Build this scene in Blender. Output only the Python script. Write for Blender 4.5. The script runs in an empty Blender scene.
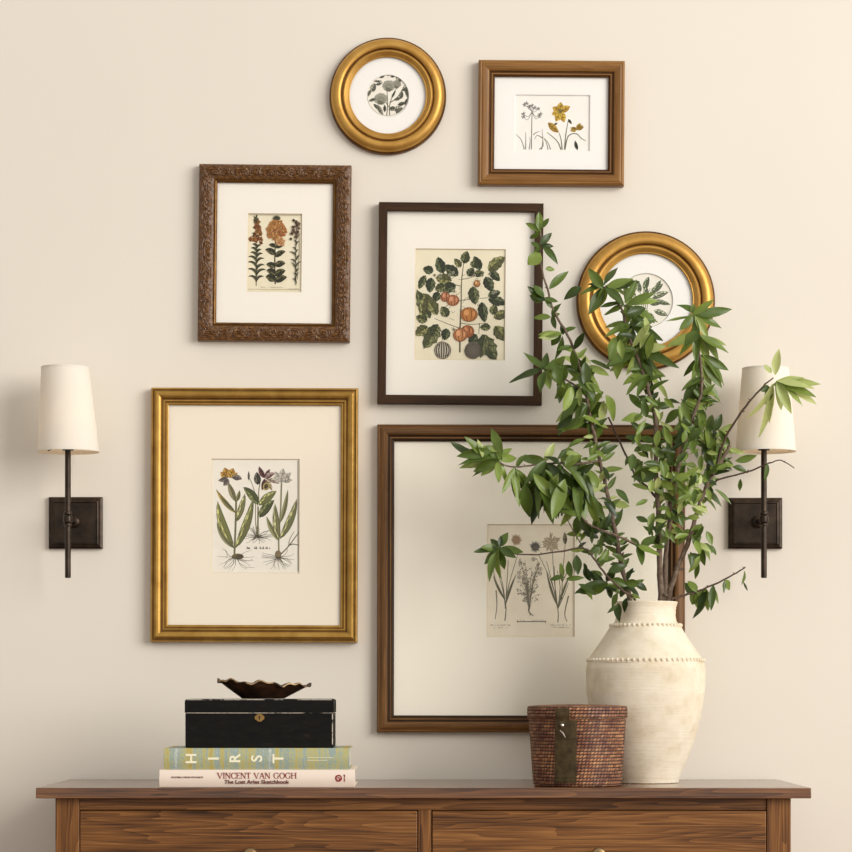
import bpy, bmesh, math, random
from mathutils import Vector, Matrix

# ------------------------------------------------------------------ camera, world, light
D = 5.6                    # camera to wall (m)
F = 2604.65                # focal length in pixels of an 852 px frame
VX, VY = 420.0, 690.0      # principal point in the photograph
ZC = 1.0935                # eye height

sc = bpy.context.scene
col = sc.collection
cam_d = bpy.data.cameras.new('camera')
cam = bpy.data.objects.new('camera', cam_d)
col.objects.link(cam)
cam_d.sensor_width = 36
cam_d.lens = 36 * F / 852
cam_d.shift_x = (426.7 - VX) / 852
cam_d.shift_y = (VY - 427.0) / 852
cam_d.clip_start = 0.1
cam.location = (0, -D, ZC)
cam.rotation_euler = (math.pi / 2, 0, 0)
sc.camera = cam

sc.view_settings.view_transform = 'Standard'
sc.view_settings.look = 'None'
sc.view_settings.gamma = 1
sc.view_settings.use_curve_mapping = False
sc.view_settings.exposure = 0.06

world = bpy.data.worlds.new('room_light')
sc.world = world
world.use_nodes = True
wn = world.node_tree
for n in list(wn.nodes):
    wn.nodes.remove(n)
w_out = wn.nodes.new('ShaderNodeOutputWorld')
w_bg = wn.nodes.new('ShaderNodeBackground')
w_tc = wn.nodes.new('ShaderNodeTexCoord')
w_sep = wn.nodes.new('ShaderNodeSeparateXYZ')
w_ramp = wn.nodes.new('ShaderNodeValToRGB')
w_map = wn.nodes.new('ShaderNodeMapRange')
wn.links.new(w_tc.outputs['Generated'], w_sep.inputs[0])
w_dot = wn.nodes.new('ShaderNodeVectorMath')
w_dot.operation = 'DOT_PRODUCT'
w_dot.inputs[1].default_value = (0.56, -0.80, 0.2)      # the daylit side of the room
wn.links.new(w_tc.outputs['Generated'], w_dot.inputs[0])
wn.links.new(w_dot.outputs['Value'], w_map.inputs['Value'])
w_map.inputs['From Min'].default_value = -1
w_map.inputs['From Max'].default_value = 1
wn.links.new(w_map.outputs[0], w_ramp.inputs[0])
w_ramp.color_ramp.elements[0].position = 0.15
w_ramp.color_ramp.elements[0].color = (0.36, 0.342, 0.315, 1)
w_ramp.color_ramp.elements[1].position = 0.9
w_ramp.color_ramp.elements[1].color = (1.0, 0.975, 0.94, 1)
wn.links.new(w_ramp.outputs[0], w_bg.inputs['Color'])
w_bg.inputs['Strength'].default_value = 0.76
wn.links.new(w_bg.outputs[0], w_out.inputs['Surface'])


def area(name, loc, target, sx, sy, power, color):
    l = bpy.data.lights.new(name, 'AREA')
    l.shape = 'RECTANGLE'
    l.size, l.size_y = sx, sy
    l.energy = power
    l.color = color
    o = bpy.data.objects.new(name, l)
    col.objects.link(o)
    o.location = loc
    o.rotation_euler = (Vector(target) - Vector(loc)).to_track_quat('-Z', 'Y').to_euler()
    return o


area('window_daylight', (7.4, -7.0, 3.9), (0.1, 0.0, 1.2), 6.6, 5.4, 850, (1.0, 0.982, 0.95))

# ------------------------------------------------------------------ helpers
R = random.Random(7)


def P(px, py, y=0.0):
    """photo pixel at a real depth y (wall = 0, towards the camera negative) -> world point"""
    d = D + y
    return Vector(((px - VX) * d / F, y, ZC - (py - VY) * d / F))


def new_bm():
    bm = bmesh.new()
    bm.loops.layers.uv.new('UVMap')
    return bm


def obj(name, bm, mats, parent=None, angle=35, bevel=0):
    bmesh.ops.recalc_face_normals(bm, faces=bm.faces) if bevel >= 0 else None
    me = bpy.data.meshes.new(name)
    bm.to_mesh(me)
    bm.free()
    if not isinstance(mats, (list, tuple)):
        mats = [mats]
    for m in mats:
        me.materials.append(m)
    for p in me.polygons:
        p.use_smooth = True
    me.set_sharp_from_angle(angle=math.radians(angle))
    o = bpy.data.objects.new(name, me)
    col.objects.link(o)
    if parent:
        o.parent = parent
    if bevel > 0:
        b = o.modifiers.new('soft_edge', 'BEVEL')
        b.width = bevel
        b.segments = 2
        b.limit_method = 'ANGLE'
        b.angle_limit = math.radians(50)
    return o


def thing(name, label, cat, loc=(0, 0, 0), group=None):
    o = bpy.data.objects.new(name, None)
    o.empty_display_size = 0.05
    col.objects.link(o)
    o.location = loc
    o['label'] = label
    o['category'] = cat
    if group:
        o['group'] = group
    return o


def box(bm, x0, x1, y0, y1, z0, z1, grain=0, mi=0, uo=None):
    if uo is None:
        uo = (R.uniform(0, 20), R.uniform(0, 20))
    v = [bm.verts.new(p) for p in ((x0, y0, z0), (x1, y0, z0), (x1, y1, z0), (x0, y1, z0),
                                   (x0, y0, z1), (x1, y0, z1), (x1, y1, z1), (x0, y1, z1))]
    uv = bm.loops.layers.uv.active
    for idx, nax in (((0, 1, 5, 4), 1), ((2, 3, 7, 6), 1), ((1, 2, 6, 5), 0), ((3, 0, 4, 7), 0), ((4, 5, 6, 7), 2), ((3, 2, 1, 0), 2)):
        f = bm.faces.new([v[i] for i in idx])
        f.material_index = mi
        axes = [a for a in (0, 1, 2) if a != nax]
        if grain in axes:
            ua = grain
            va = [a for a in axes if a != grain][0]
        else:
            ua, va = axes
        for lp in f.loops:
            c = lp.vert.co
            lp[uv].uv = (c[ua] + uo[0], c[va] + uo[1] + nax * 0.7)
    return v


def revolve(bm, prof, n=48, c=(0, 0, 0), axis='z', closed=False, fn=None, mi=0):
    """prof: (r, h) list; axis z -> h is up, axis y -> h points to the viewer (-Y)"""
    uv = bm.loops.layers.uv.active
    rings = []
    for (r, h) in prof:
        ring = []
        for i in range(n):
            a = 2 * math.pi * i / n
            rr = r if fn is None else r + fn(a, r, h)
            if axis == 'z':
                p = (c[0] + rr * math.cos(a), c[1] + rr * math.sin(a), c[2] + h)
            elif axis == 'x':
                p = (c[0] + h, c[1] + rr * math.cos(a), c[2] + rr * math.sin(a))
            else:
                p = (c[0] + rr * math.cos(a), c[1] - h, c[2] + rr * math.sin(a))
            ring.append(bm.verts.new(p))
        rings.append(ring)
    m = len(prof)
    acc = [0.0]
    for k in range(1, m):
        acc.append(acc[-1] + math.hypot(prof[k][0] - prof[k - 1][0], prof[k][1] - prof[k - 1][1]))
    rref = max(p[0] for p in prof)
    for k in range(m if closed else m - 1):
        k2 = (k + 1) % m
        for i in range(n):
            j = (i + 1) % n
            f = bm.faces.new((rings[k][i], rings[k][j], rings[k2][j], rings[k2][i]))
            f.material_index = mi
            us = (i, i + 1, i + 1, i)
            vs = (acc[k], acc[k], acc[k2], acc[k2])
            for lp, u, w in zip(f.loops, us, vs):
                lp[uv].uv = (2 * math.pi * rref * u / n, w)
    if not closed:
        for ring in (rings[0], rings[-1]):
            if (ring[0].co - ring[n // 2].co).length > 1e-5:
                try:
                    f = bm.faces.new(ring)
                    f.material_index = mi
                except ValueError:
                    pass


def tube(bm, pts, rads, n=8, mi=0, rough=0.0):
    uv = bm.loops.layers.uv.active
    pts = [Vector(p) for p in pts]
    rings = []
    up = Vector((0.13, -0.9, 0.4)).normalized()
    L = 0
    acc = []
    for i, p in enumerate(pts):
        if i:
            L += (p - pts[i - 1]).length
        acc.append(L)
        t = (pts[min(i + 1, len(pts) - 1)] - pts[max(i - 1, 0)]).normalized()
        s = t.cross(up)
        if s.length < 1e-4:
            s = t.cross(Vector((1, 0, 0)))
        s.normalize()
        w = s.cross(t)
        r = rads[i]
        rings.append([bm.verts.new(p + (s * math.cos(2 * math.pi * k / n) + w * math.sin(2 * math.pi * k / n)) *
                                   r * (1 + rough * R.uniform(-1, 1))) for k in range(n)])
    for i in range(len(pts) - 1):
        for k in range(n):
            j = (k + 1) % n
            f = bm.faces.new((rings[i][k], rings[i][j], rings[i + 1][j], rings[i + 1][k]))
            f.material_index = mi
            for lp, (a, b) in zip(f.loops, ((acc[i], k), (acc[i], k + 1), (acc[i + 1], k + 1), (acc[i + 1], k))):
                lp[uv].uv = (a, b * 0.01)
    bm.faces.new(rings[0]).material_index = mi
    bm.faces.new(rings[-1]).material_index = mi


def smooth_path(pts, k=4):
    """Catmull-Rom through tuples of any length"""
    out = []
    n = len(pts)
    for i in range(n - 1):
        p0, p1, p2, p3 = pts[max(i - 1, 0)], pts[i], pts[i + 1], pts[min(i + 2, n - 1)]
        for j in range(k):
            t = j / k
            out.append(tuple(0.5 * ((2 * b) + (-a + c) * t + (2 * a - 5 * b + 4 * c - d) * t * t + (-a + 3 * b - 3 * c + d) * t ** 3)
                             for a, b, c, d in zip(p0, p1, p2, p3)))
    out.append(tuple(pts[-1]))
    return out


# ------------------------------------------------------------------ materials
def srgb(r, g, b):
    def f(c):
        c /= 255
        return c / 12.92 if c <= 0.04045 else ((c + 0.055) / 1.055) ** 2.4
    return (f(r), f(g), f(b), 1)


class M:
    def __init__(self, name):
        self.m = bpy.data.materials.new(name)
        self.m.use_nodes = True
        self.t = self.m.node_tree
        self.b = self.t.nodes['Principled BSDF']

    def n(self, kind, **kw):
        nd = self.t.nodes.new('ShaderNode' + kind)
        for k, v in kw.items():
            if k in nd.inputs:
                nd.inputs[k].default_value = v
            else:
                setattr(nd, k, v)
        return nd

    def l(self, a, b):
        self.t.links.new(a, b)

    def coord(self, kind, scale=(1, 1, 1)):
        tc = self.n('TexCoord')
        mp = self.n('Mapping')
        mp.inputs['Scale'].default_value = scale
        self.l(tc.outputs[kind], mp.inputs['Vector'])
        return mp.outputs[0]

    def ramp(self, fac, stops):
        r = self.n('ValToRGB')
        e = r.color_ramp.elements
        while len(e) < len(stops):
            e.new(0.5)
        for el, (p, c) in zip(e, stops):
            el.position = p
            el.color = c
        self.l(fac, r.inputs[0])
        return r.outputs[0]

    def noise(self, vec, scale, detail=4, rough=0.5, dist=0.0):
        nz = self.n('TexNoise')
        nz.inputs['Scale'].default_value = scale
        nz.inputs['Detail'].default_value = detail
        nz.inputs['Roughness'].default_value = rough
        nz.inputs['Distortion'].default_value = dist
        self.l(vec, nz.inputs['Vector'])
        return nz.outputs['Fac']

    def bump(self, h, strength, dist=0.001):
        bp = self.n('Bump')
        bp.inputs['Strength'].default_value = strength
        bp.inputs['Distance'].default_value = dist
        self.l(h, bp.inputs['Height'])
        self.l(bp.outputs[0], self.b.inputs['Normal'])

    def set(self, **kw):
        for k, v in kw.items():
            self.b.inputs[k.replace('_', ' ')].default_value = v
        return self


def plain(name, c, rough=0.5, metal=0.0, spec=0.5):
    m = M(name)
    m.set(Base_Color=c, Roughness=rough, Metallic=metal)
    m.b.inputs['Specular IOR Level'].default_value = spec
    return m.m


def wood(name, dark, mid, light, grain=1.0, rough=0.38, ring=1.0, bump=0.15, fig=1.0):
    """flat-sawn timber from UVs in metres, u along the grain: growth rings, figure and pores"""
    m = M(name)
    v = m.coord('UV', (0.9 * grain, 11 * grain, 1))
    warp = m.noise(v, 0.9, 3, 0.55)
    rg = m.n('Math', operation='MULTIPLY')          # contour lines of a smooth noise give cathedral grain
    m.l(warp, rg.inputs[0])
    rg.inputs[1].default_value = 17.0 * ring
    fr_ = m.n('Math', operation='FRACT')
    m.l(rg.outputs[0], fr_.inputs[0])
    v2 = m.coord('UV', (5 * grain, 330 * grain, 1))
    fine = m.noise(v2, 1.0, 4, 0.65)
    v3 = m.coord('UV', (1.4 * grain, 26 * grain, 1))
    broad = m.noise(v3, 1.0, 3, 0.5)
    s1 = m.n('Math', operation='MULTIPLY_ADD')
    m.l(fr_.outputs[0], s1.inputs[0])
    s1.inputs[1].default_value = 0.20 * fig
    m.l(fine, s1.inputs[2])
    s2 = m.n('Math', operation='MULTIPLY_ADD')
    m.l(broad, s2.inputs[0])
    s2.inputs[1].default_value = 0.7
    m.l(s1.outputs[0], s2.inputs[2])
    c = m.ramp(s2.outputs[0], [(0.62, dark), (0.92, mid), (1.0, light)])
    rs = m.n('Math', operation='MULTIPLY')
    rs.inputs[1].default_value = 0.98 / (1 + 0.20 * fig)
    m.l(s2.outputs[0], rs.inputs[0])
    c.node.color_ramp.elements[0].position = 0.56
    c.node.color_ramp.elements[1].position = 0.82
    c.node.color_ramp.elements[2].position = 0.98
    m.l(rs.outputs[0], c.node.inputs[0])
    m.l(c, m.b.inputs['Base Color'])
    m.set(Roughness=rough)
    m.bump(fine, bump, 0.0006)
    return m.m


MAT = {}
m = M('wall_paint')
v = m.coord('Object')
nz = m.noise(v, 1.1, 3)
m.l(m.ramp(nz, [(0.3, srgb(228, 219, 205)), (0.7, srgb(232, 224, 210))]), m.b.inputs['Base Color'])
m.set(Roughness=0.85)
m.b.inputs['Specular IOR Level'].default_value = 0.2
m.bump(m.noise(v, 160, 3), 0.05, 0.001)
MAT['wall'] = m.m

MAT['trim'] = plain('trim_paint', srgb(236, 230, 220), 0.5)
MAT['floor'] = wood('floor_oak', srgb(92, 62, 40), srgb(132, 94, 60), srgb(156, 116, 78), 0.7)
MAT['oak'] = wood('dresser_oak', srgb(50, 27, 11), srgb(122, 78, 38), srgb(152, 104, 56), 1.0, 0.42, 1.3)
MAT['oak_top'] = wood('dresser_top_oak', srgb(54, 29, 11), srgb(112, 69, 33), srgb(140, 93, 49), 1.0, 0.34, 1.5, 0.03)
MAT['walnut'] = wood('brown_frame_wood', srgb(92, 58, 24), srgb(134, 92, 43), srgb(156, 112, 58), 1.6, 0.42, 0.6, 0.05, 0.5)
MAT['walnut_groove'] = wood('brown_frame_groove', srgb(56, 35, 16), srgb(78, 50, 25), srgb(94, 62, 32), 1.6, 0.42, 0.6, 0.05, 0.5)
MAT['brown'] = wood('large_frame_wood', srgb(66, 42, 19), srgb(106, 71, 35), srgb(132, 92, 48), 1.6, 0.45, 0.6, 0.06, 0.5)
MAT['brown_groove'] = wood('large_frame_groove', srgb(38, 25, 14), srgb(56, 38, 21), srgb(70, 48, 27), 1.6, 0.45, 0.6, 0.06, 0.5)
MAT['dark'] = wood('dark_frame_wood', srgb(38, 23, 11), srgb(60, 39, 21), srgb(74, 50, 29), 1.6, 0.6, 0.6, 0.05, 0.5)
for k_, q_ in (('oak', .3), ('walnut', .3), ('walnut_groove', .12), ('brown', .3), ('brown_groove', .12), ('dark', .2)):
    MAT[k_].node_tree.nodes['Principled BSDF'].inputs['Specular IOR Level'].default_value = q_
b_ = MAT['oak_top'].node_tree.nodes['Principled BSDF']
b_.inputs['Coat Weight'].default_value = 0.6
b_.inputs['Coat Roughness'].default_value = 0.08

m = M('carved_wood')
v = m.coord('UV', (1, 1, 1))
nz = m.noise(v, 140, 4, 0.6)
m.l(m.ramp(nz, [(0.3, srgb(66, 41, 18)), (0.55, srgb(106, 70, 34)), (0.75, srgb(146, 104, 58))]), m.b.inputs['Base Color'])
m.set(Roughness=0.42)
m.bump(m.noise(v, 260, 3), 0.3, 0.001)
MAT['carved'] = m.m


def gold(name, c1, c2, rough):
    m = M(name)
    v = m.coord('Object')
    nz = m.noise(v, 30, 5, 0.6)
    m.l(m.ramp(nz, [(0.3, c1), (0.7, c2)]), m.b.inputs['Base Color'])
    m.set(Metallic=0.7, Roughness=rough)
    m.bump(m.noise(v, 300, 2), 0.04, 0.0005)
    return m.m


MAT['gold_round'] = gold('gilt_round', srgb(184, 134, 60), srgb(206, 160, 82), 0.42)
MAT['gold_edge'] = gold('gilt_dark_edge', srgb(74, 48, 22), srgb(120, 82, 36), 0.45)  # darker gilt for the outer edge and the groove of the round frames
MAT['gold_rect'] = gold('gilt_rectangular', srgb(160, 118, 50), srgb(188, 148, 74), 0.40)
MAT['gold_dark'] = gold('gilt_inner_line', srgb(92, 62, 26), srgb(128, 90, 40), 0.4)

MAT['mat_white'] = plain('mat_board_white', srgb(247, 243, 237), 0.9, spec=0.2)
MAT['mat_ivory'] = plain('mat_board_ivory', srgb(247, 240, 228), 0.9, spec=0.2)
MAT['mat_cream'] = plain('mat_board_cream', srgb(246, 234, 214), 0.9, spec=0.2)
MAT['mat_pale'] = plain('mat_board_pale_cream', srgb(250, 242, 225), 0.9, spec=0.2)
MAT['core'] = plain('mat_core', srgb(226, 208, 176), 0.9, spec=0.2)


def paper(name, c1, c2):
    m = M(name)
    v = m.coord('Object')
    nz = m.noise(v, 35, 5, 0.6)
    m.l(m.ramp(nz, [(0.3, c1), (0.7, c2)]), m.b.inputs['Base Color'])
    m.set(Roughness=0.9)
    return m.m


MAT['paper_aged'] = paper('paper_aged', srgb(234, 223, 192), srgb(242, 232, 205))
MAT['paper_pale'] = paper('paper_pale', srgb(240, 232, 217), srgb(246, 239, 226))
MAT['paper_white'] = paper('paper_white', srgb(244, 239, 231), srgb(248, 244, 237))
MAT['paper_large'] = paper('paper_large', srgb(240, 228, 204), srgb(246, 235, 213))

m = M('printed_ink')
at = m.n('Attribute', attribute_name='ink_color')
m.l(at.outputs['Color'], m.b.inputs['Base Color'])
m.set(Roughness=0.9)
m.b.inputs['Specular IOR Level'].default_value = 0.1
MAT['ink'] = m.m

m = M('picture_glass')
t = m.t
t.nodes.remove(m.b)
tr = m.n('BsdfTransparent')
tr.inputs[0].default_value = (0.998, 0.998, 0.995, 1)
gl = m.n('BsdfGlossy')
gl.inputs['Roughness'].default_value = 0.02
lw = m.n('LayerWeight')
lw.inputs['Blend'].default_value = 0.5
pw = m.n('Math', operation='POWER')
m.l(lw.outputs['Facing'], pw.inputs[0])
pw.inputs[1].default_value = 5.0
fr = m.n('Math', operation='MULTIPLY_ADD')
m.l(pw.outputs[0], fr.inputs[0])
fr.inputs[1].default_value = 0.9
fr.inputs[2].default_value = 0.015
mx = m.n('MixShader')
m.l(fr.outputs[0], mx.inputs[0])
m.l(tr.outputs[0], mx.inputs[1])
m.l(gl.outputs[0], mx.inputs[2])
m.l(mx.outputs[0], t.nodes['Material Output'].inputs['Surface'])
MAT['glass'] = m.m

m = M('bronze_dark')
v = m.coord('Object')
nz = m.noise(v, 40, 4)
m.l(m.ramp(nz, [(0.3, srgb(42, 34, 27)), (0.7, srgb(68, 55, 44))]), m.b.inputs['Base Color'])
m.set(Metallic=0.75, Roughness=0.38)
MAT['bronze'] = m.m

m = M('linen_shade')
v = m.coord('UV', (1, 1, 1))
wx = m.noise(v, 900, 2)
m.l(m.ramp(wx, [(0.3, srgb(246, 239, 226)), (0.7, srgb(251, 246, 236))]), m.b.inputs['Base Color'])
m.set(Roughness=0.9)
m.b.inputs['Specular IOR Level'].default_value = 0.1
tl = m.n('BsdfTranslucent')
tl.inputs[0].default_value = srgb(252, 243, 226)
mx = m.n('MixShader')
mx.inputs[0].default_value = 0.26
m.l(m.b.outputs[0], mx.inputs[1])
m.l(tl.outputs[0], mx.inputs[2])
m.l(mx.outputs[0], m.t.nodes['Material Output'].inputs['Surface'])
MAT['shade'] = m.m
MAT['shade_trim'] = plain('shade_trim', srgb(222, 204, 172), 0.8)

m = M('bulb_glow')
m.set(Base_Color=srgb(255, 240, 215))
m.b.inputs['Emission Color'].default_value = (1.0, 0.72, 0.45, 1)
m.b.inputs['Emission Strength'].default_value = 3.5
MAT['bulb'] = m.m

m = M('terracotta_cream')
v = m.coord('Object')
nz = m.noise(v, 22, 6, 0.65)
m.l(m.ramp(nz, [(0.28, srgb(216, 200, 170)), (0.5, srgb(232, 219, 195)), (0.75, srgb(241, 231, 211))]), m.b.inputs['Base Color'])
m.set(Roughness=0.85)
m.b.inputs['Specular IOR Level'].default_value = 0.2
v2 = m.coord('Object', (1, 1, 14))
n2 = m.noise(v2, 18, 4, 0.6)
m.bump(n2, 0.28, 0.003)
MAT['vase'] = m.m
MAT['vase_in'] = plain('vase_inside', srgb(150, 126, 92), 0.9)

m = M('black_lacquer_worn')
v = m.coord('Object', (1, 1, 3.0))
nz = m.noise(v, 38, 6, 0.72)
vs = m.coord('Object', (0.35, 1, 2.6))
n3 = m.noise(vs, 30, 4, 0.8)
c1 = m.ramp(nz, [(0.3, srgb(9, 8, 7)), (0.62, srgb(20, 17, 14)), (0.74, srgb(52, 36, 26))])
mk = m.ramp(n3, [(0.72, (0, 0, 0, 1)), (0.77, (1, 1, 1, 1))])
mxc = m.n('Mix', data_type='RGBA')
m.l(mk, mxc.inputs['Factor'])
m.l(c1, mxc.inputs[6])
mxc.inputs[7].default_value = srgb(128, 118, 104)
m.l(mxc.outputs[2], m.b.inputs['Base Color'])
m.set(Roughness=0.6)
m.b.inputs['Specular IOR Level'].default_value = 0.15
m.bump(nz, 0.3, 0.001)
MAT['lacquer'] = m.m

m = M('worn_edge')
v = m.coord('Object', (0.35, 1, 1.0))
nz = m.noise(v, 90, 4, 0.7)
m.l(m.ramp(nz, [(0.42, srgb(24, 21, 18)), (0.52, srgb(212, 200, 182))]), m.b.inputs['Base Color'])
m.set(Roughness=0.8)
MAT['worn'] = m.m
MAT['brass_old'] = gold('old_brass', srgb(128, 98, 52), srgb(168, 132, 76), 0.5)
MAT['black'] = plain('keyhole_black', srgb(10, 9, 8), 0.7)

m = M('dark_bronze_dish')
v = m.coord('Object')
nz = m.noise(v, 34, 5, 0.65)
m.l(m.ramp(nz, [(0.35, srgb(38, 26, 18)), (0.55, srgb(66, 44, 28)), (0.75, srgb(98, 58, 36))]), m.b.inputs['Base Color'])
m.set(Metallic=0.3, Roughness=0.5)
m.bump(nz, 0.3, 0.002)
MAT['dish'] = m.m
MAT['dish_rim'] = plain('dish_rim_worn', srgb(178, 148, 108), 0.5, 0.3)

# basket weave: slanted stitches in rows, from UVs in metres
m = M('rattan_weave')
v = m.coord('UV', (1, 1, 1))
br = m.n('TexBrick')
br.inputs['Scale'].default_value = 1.0
br.inputs['Brick Width'].default_value = 0.0078
br.inputs['Row Height'].default_value = 0.0066
br.inputs['Mortar Size'].default_value = 0.0013
br.inputs['Mortar Smooth'].default_value = 0.6
br.offset = 0.5
br.inputs['Color1'].default_value = srgb(214, 178, 138)
br.inputs['Color2'].default_value = srgb(150, 100, 74)
br.inputs['Mortar'].default_value = srgb(44, 24, 17)
sh_ = m.n('VectorMath', operation='MULTIPLY_ADD')
sp_ = m.n('SeparateXYZ')
m.l(v, sp_.inputs[0])
cb_ = m.n('CombineXYZ')
m.l(sp_.outputs['Y'], cb_.inputs['X'])
m.l(cb_.outputs[0], sh_.inputs[0])
sh_.inputs[1].default_value = (-0.75, 0, 0)
m.l(v, sh_.inputs[2])
m.l(sh_.outputs[0], br.inputs['Vector'])
tn = m.noise(v, 26, 3, 0.6)
tint = m.ramp(tn, [(0.32, srgb(150, 96, 86)), (0.5, srgb(215, 190, 176)), (0.7, srgb(250, 214, 180))])
mm = m.n('Mix', data_type='RGBA', blend_type='MULTIPLY')
mm.inputs['Factor'].default_value = 1.0
m.l(br.outputs['Color'], mm.inputs[6])
m.l(tint, mm.inputs[7])
m.l(mm.outputs[2], m.b.inputs['Base Color'])
m.set(Roughness=0.5)
inv = m.n('Math', operation='SUBTRACT')
inv.inputs[0].default_value = 1.0
m.l(br.outputs['Fac'], inv.inputs[1])
m.bump(inv.outputs[0], 0.6, 0.002)
MAT['rattan'] = m.m
m = M('hasp_metal')
v = m.coord('Object')
nz = m.noise(v, 60, 4, 0.6)
m.l(m.ramp(nz, [(0.3, srgb(62, 50, 30)), (0.7, srgb(98, 82, 52))]), m.b.inputs['Base Color'])
m.set(Metallic=0.5, Roughness=0.5)
MAT['hasp'] = m.m
MAT['steel'] = plain('polished_pin', srgb(210, 200, 184), 0.25, 0.9)

# books
m = M('striped_cover')
v = m.coord('Object', (1, 0.02, 0.05))
n1 = m.noise(v, 60, 4, 0.7)
v2 = m.coord('Object', (1, 0.1, 1.2))
n2 = m.noise(v2, 190, 3, 0.7)
ad = m.n('Math', operation='MULTIPLY_ADD')
m.l(n2, ad.inputs[0])
ad.inputs[1].default_value = 0.45
m.l(n1, ad.inputs[2])
m.l(m.ramp(ad.outputs[0], [(0.52, srgb(176, 146, 62)), (0.63, srgb(186, 172, 100)), (0.71, srgb(172, 176, 136)), (0.80, srgb(140, 158, 158)), (0.94, srgb(200, 202, 182))]), m.b.inputs['Base Color'])
m.set(Roughness=0.5)
MAT['stripes'] = m.m
MAT['cream_cover'] = plain('cream_cover', srgb(236, 219, 202), 0.55)
m = M('page_edges')
v = m.coord('Object', (0.05, 0.05, 1))
nz = m.noise(v, 900, 2)
m.l(m.ramp(nz, [(0.3, srgb(214, 204, 186)), (0.7, srgb(238, 230, 214))]), m.b.inputs['Base Color'])
m.set(Roughness=0.9)
MAT['pages'] = m.m
MAT['red_ink'] = plain('red_print', srgb(142, 36, 34), 0.6)
MAT['brown_ink'] = plain('brown_print', srgb(110, 56, 48), 0.6)
MAT['pale_ink'] = plain('pale_print', srgb(246, 240, 208), 0.5)

# plant
m = M('leaf_green')
at = m.n('Attribute', attribute_name='leaf_tint')
v = m.coord('Object')
nz = m.noise(v, 60, 3)
ad = m.n('Math', operation='MULTIPLY_ADD')
m.l(nz, ad.inputs[0])
ad.inputs[1].default_value = 0.16
m.l(at.outputs['Fac'], ad.inputs[2])
lc = m.ramp(ad.outputs[0], [(0.10, srgb(44, 60, 22)), (0.42, srgb(88, 110, 42)), (0.72, srgb(140, 160, 72)), (1.0, srgb(200, 208, 136))])
m.l(lc, m.b.inputs['Base Color'])
m.set(Roughness=0.31)
tl = m.n('BsdfTranslucent')
m.l(lc, tl.inputs[0])
mx = m.n('MixShader')
mx.inputs[0].default_value = 0.30
m.l(m.b.outputs[0], mx.inputs[1])
m.l(tl.outputs[0], mx.inputs[2])
m.l(mx.outputs[0], m.t.nodes['Material Output'].inputs['Surface'])
MAT['leaf'] = m.m
m = M('bark')
v = m.coord('Object')
nz = m.noise(v, 130, 4, 0.7)
m.l(m.ramp(nz, [(0.3, srgb(74, 58, 46)), (0.6, srgb(122, 102, 84)), (0.8, srgb(158, 138, 114))]), m.b.inputs['Base Color'])
m.set(Roughness=0.8)
m.bump(nz, 0.6, 0.002)
MAT['bark'] = m.m
m = M('twig_bark')
v = m.coord('Object')
nz = m.noise(v, 130, 4, 0.7)
m.l(m.ramp(nz, [(0.3, srgb(58, 42, 32)), (0.7, srgb(98, 76, 58))]), m.b.inputs['Base Color'])
m.set(Roughness=0.7)
MAT['twig'] = m.m
MAT['fruit'] = plain('young_fruit', srgb(150, 142, 92), 0.55)
MAT['brass'] = gold('knob_brass', srgb(130, 104, 70), srgb(164, 134, 92), 0.35)

# ------------------------------------------------------------------ the setting
bm = new_bm()
box(bm, -3.2, 3.2, 0.0, 0.12, 0.0, 2.7, 0)
o = obj('wall_back', bm, MAT['wall'])
o['kind'] = 'structure'
bm = new_bm()
for i in range(52):
    x0 = -3.2 + i * 6.4 / 52
    box(bm, x0 + 0.0006, x0 + 6.4 / 52 - 0.0006, -6.2, 0.12, -0.02, 0.0, 1)
o = obj('floor', bm, MAT['floor'])
o['kind'] = 'structure'
bm = new_bm()
for xa, xb in ((-3.2, 3.2),):
    box(bm, xa, xb, -0.014, 0.0, 0.0, 0.10, 0)
    box(bm, xa, xb, -0.010, 0.0, 0.10, 0.118, 0)
o = obj('baseboard_back', bm, MAT['trim'])
o['kind'] = 'structure'

# ------------------------------------------------------------------ dresser
TOP = 0.90
TX0, TX1 = -0.751, 0.7675
YF, YB = -0.50, -0.016        # front / back edge of the top
BX0, BX1 = -0.716, 0.731      # carcass
FY = -0.476                   # carcass face
dr = thing('dresser', 'wide brown oak dresser with overhanging top below the framed prints', 'dresser', ((TX0 + TX1) / 2, (YF + YB) / 2, 0))


def dl(o_):
    o_.parent = dr
    o_.matrix_parent_inverse = Matrix.Translation(-dr.location)
    return o_


bm = new_bm()
for k in range(4):            # glued boards of the top
    y0 = YF + k * (YB - YF) / 4
    pass
box(bm, TX0, TX1, YF, YB, TOP - 0.0208, TOP, 0)
dl(obj('top', bm, MAT['oak_top'], bevel=0.0014))
PW = 0.047
for x0 in (BX0, BX1 - PW):
    for y0 in (FY, YB - 0.004 - PW):
        bm = new_bm()
        box(bm, x0, x0 + PW, y0, y0 + PW, 0, TOP - 0.021, 2)
        dl(obj('leg', bm, MAT['oak'], bevel=0.0012))
for x0 in (BX0 + 0.010, BX1 - 0.028):
    bm = new_bm()
    box(bm, x0, x0 + 0.018, FY + PW + 0.0002, YB - PW - 0.0042, 0.12, TOP - 0.021, 2)
    dl(obj('side_panel', bm, MAT['oak']))
bm = new_bm()
box(bm, BX0 + PW, BX1 - PW, YB - 0.014, YB - 0.004, 0.12, TOP - 0.021, 0)
dl(obj('back_panel', bm, MAT['oak']))
zs = [TOP - 0.0445]
DH = 0.172
rails = [(TOP - 0.0445, TOP - 0.021)]
for k in range(3):
    zt = rails[-1][0]
    rails.append((zt - DH - 0.022, zt - DH))
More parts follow.
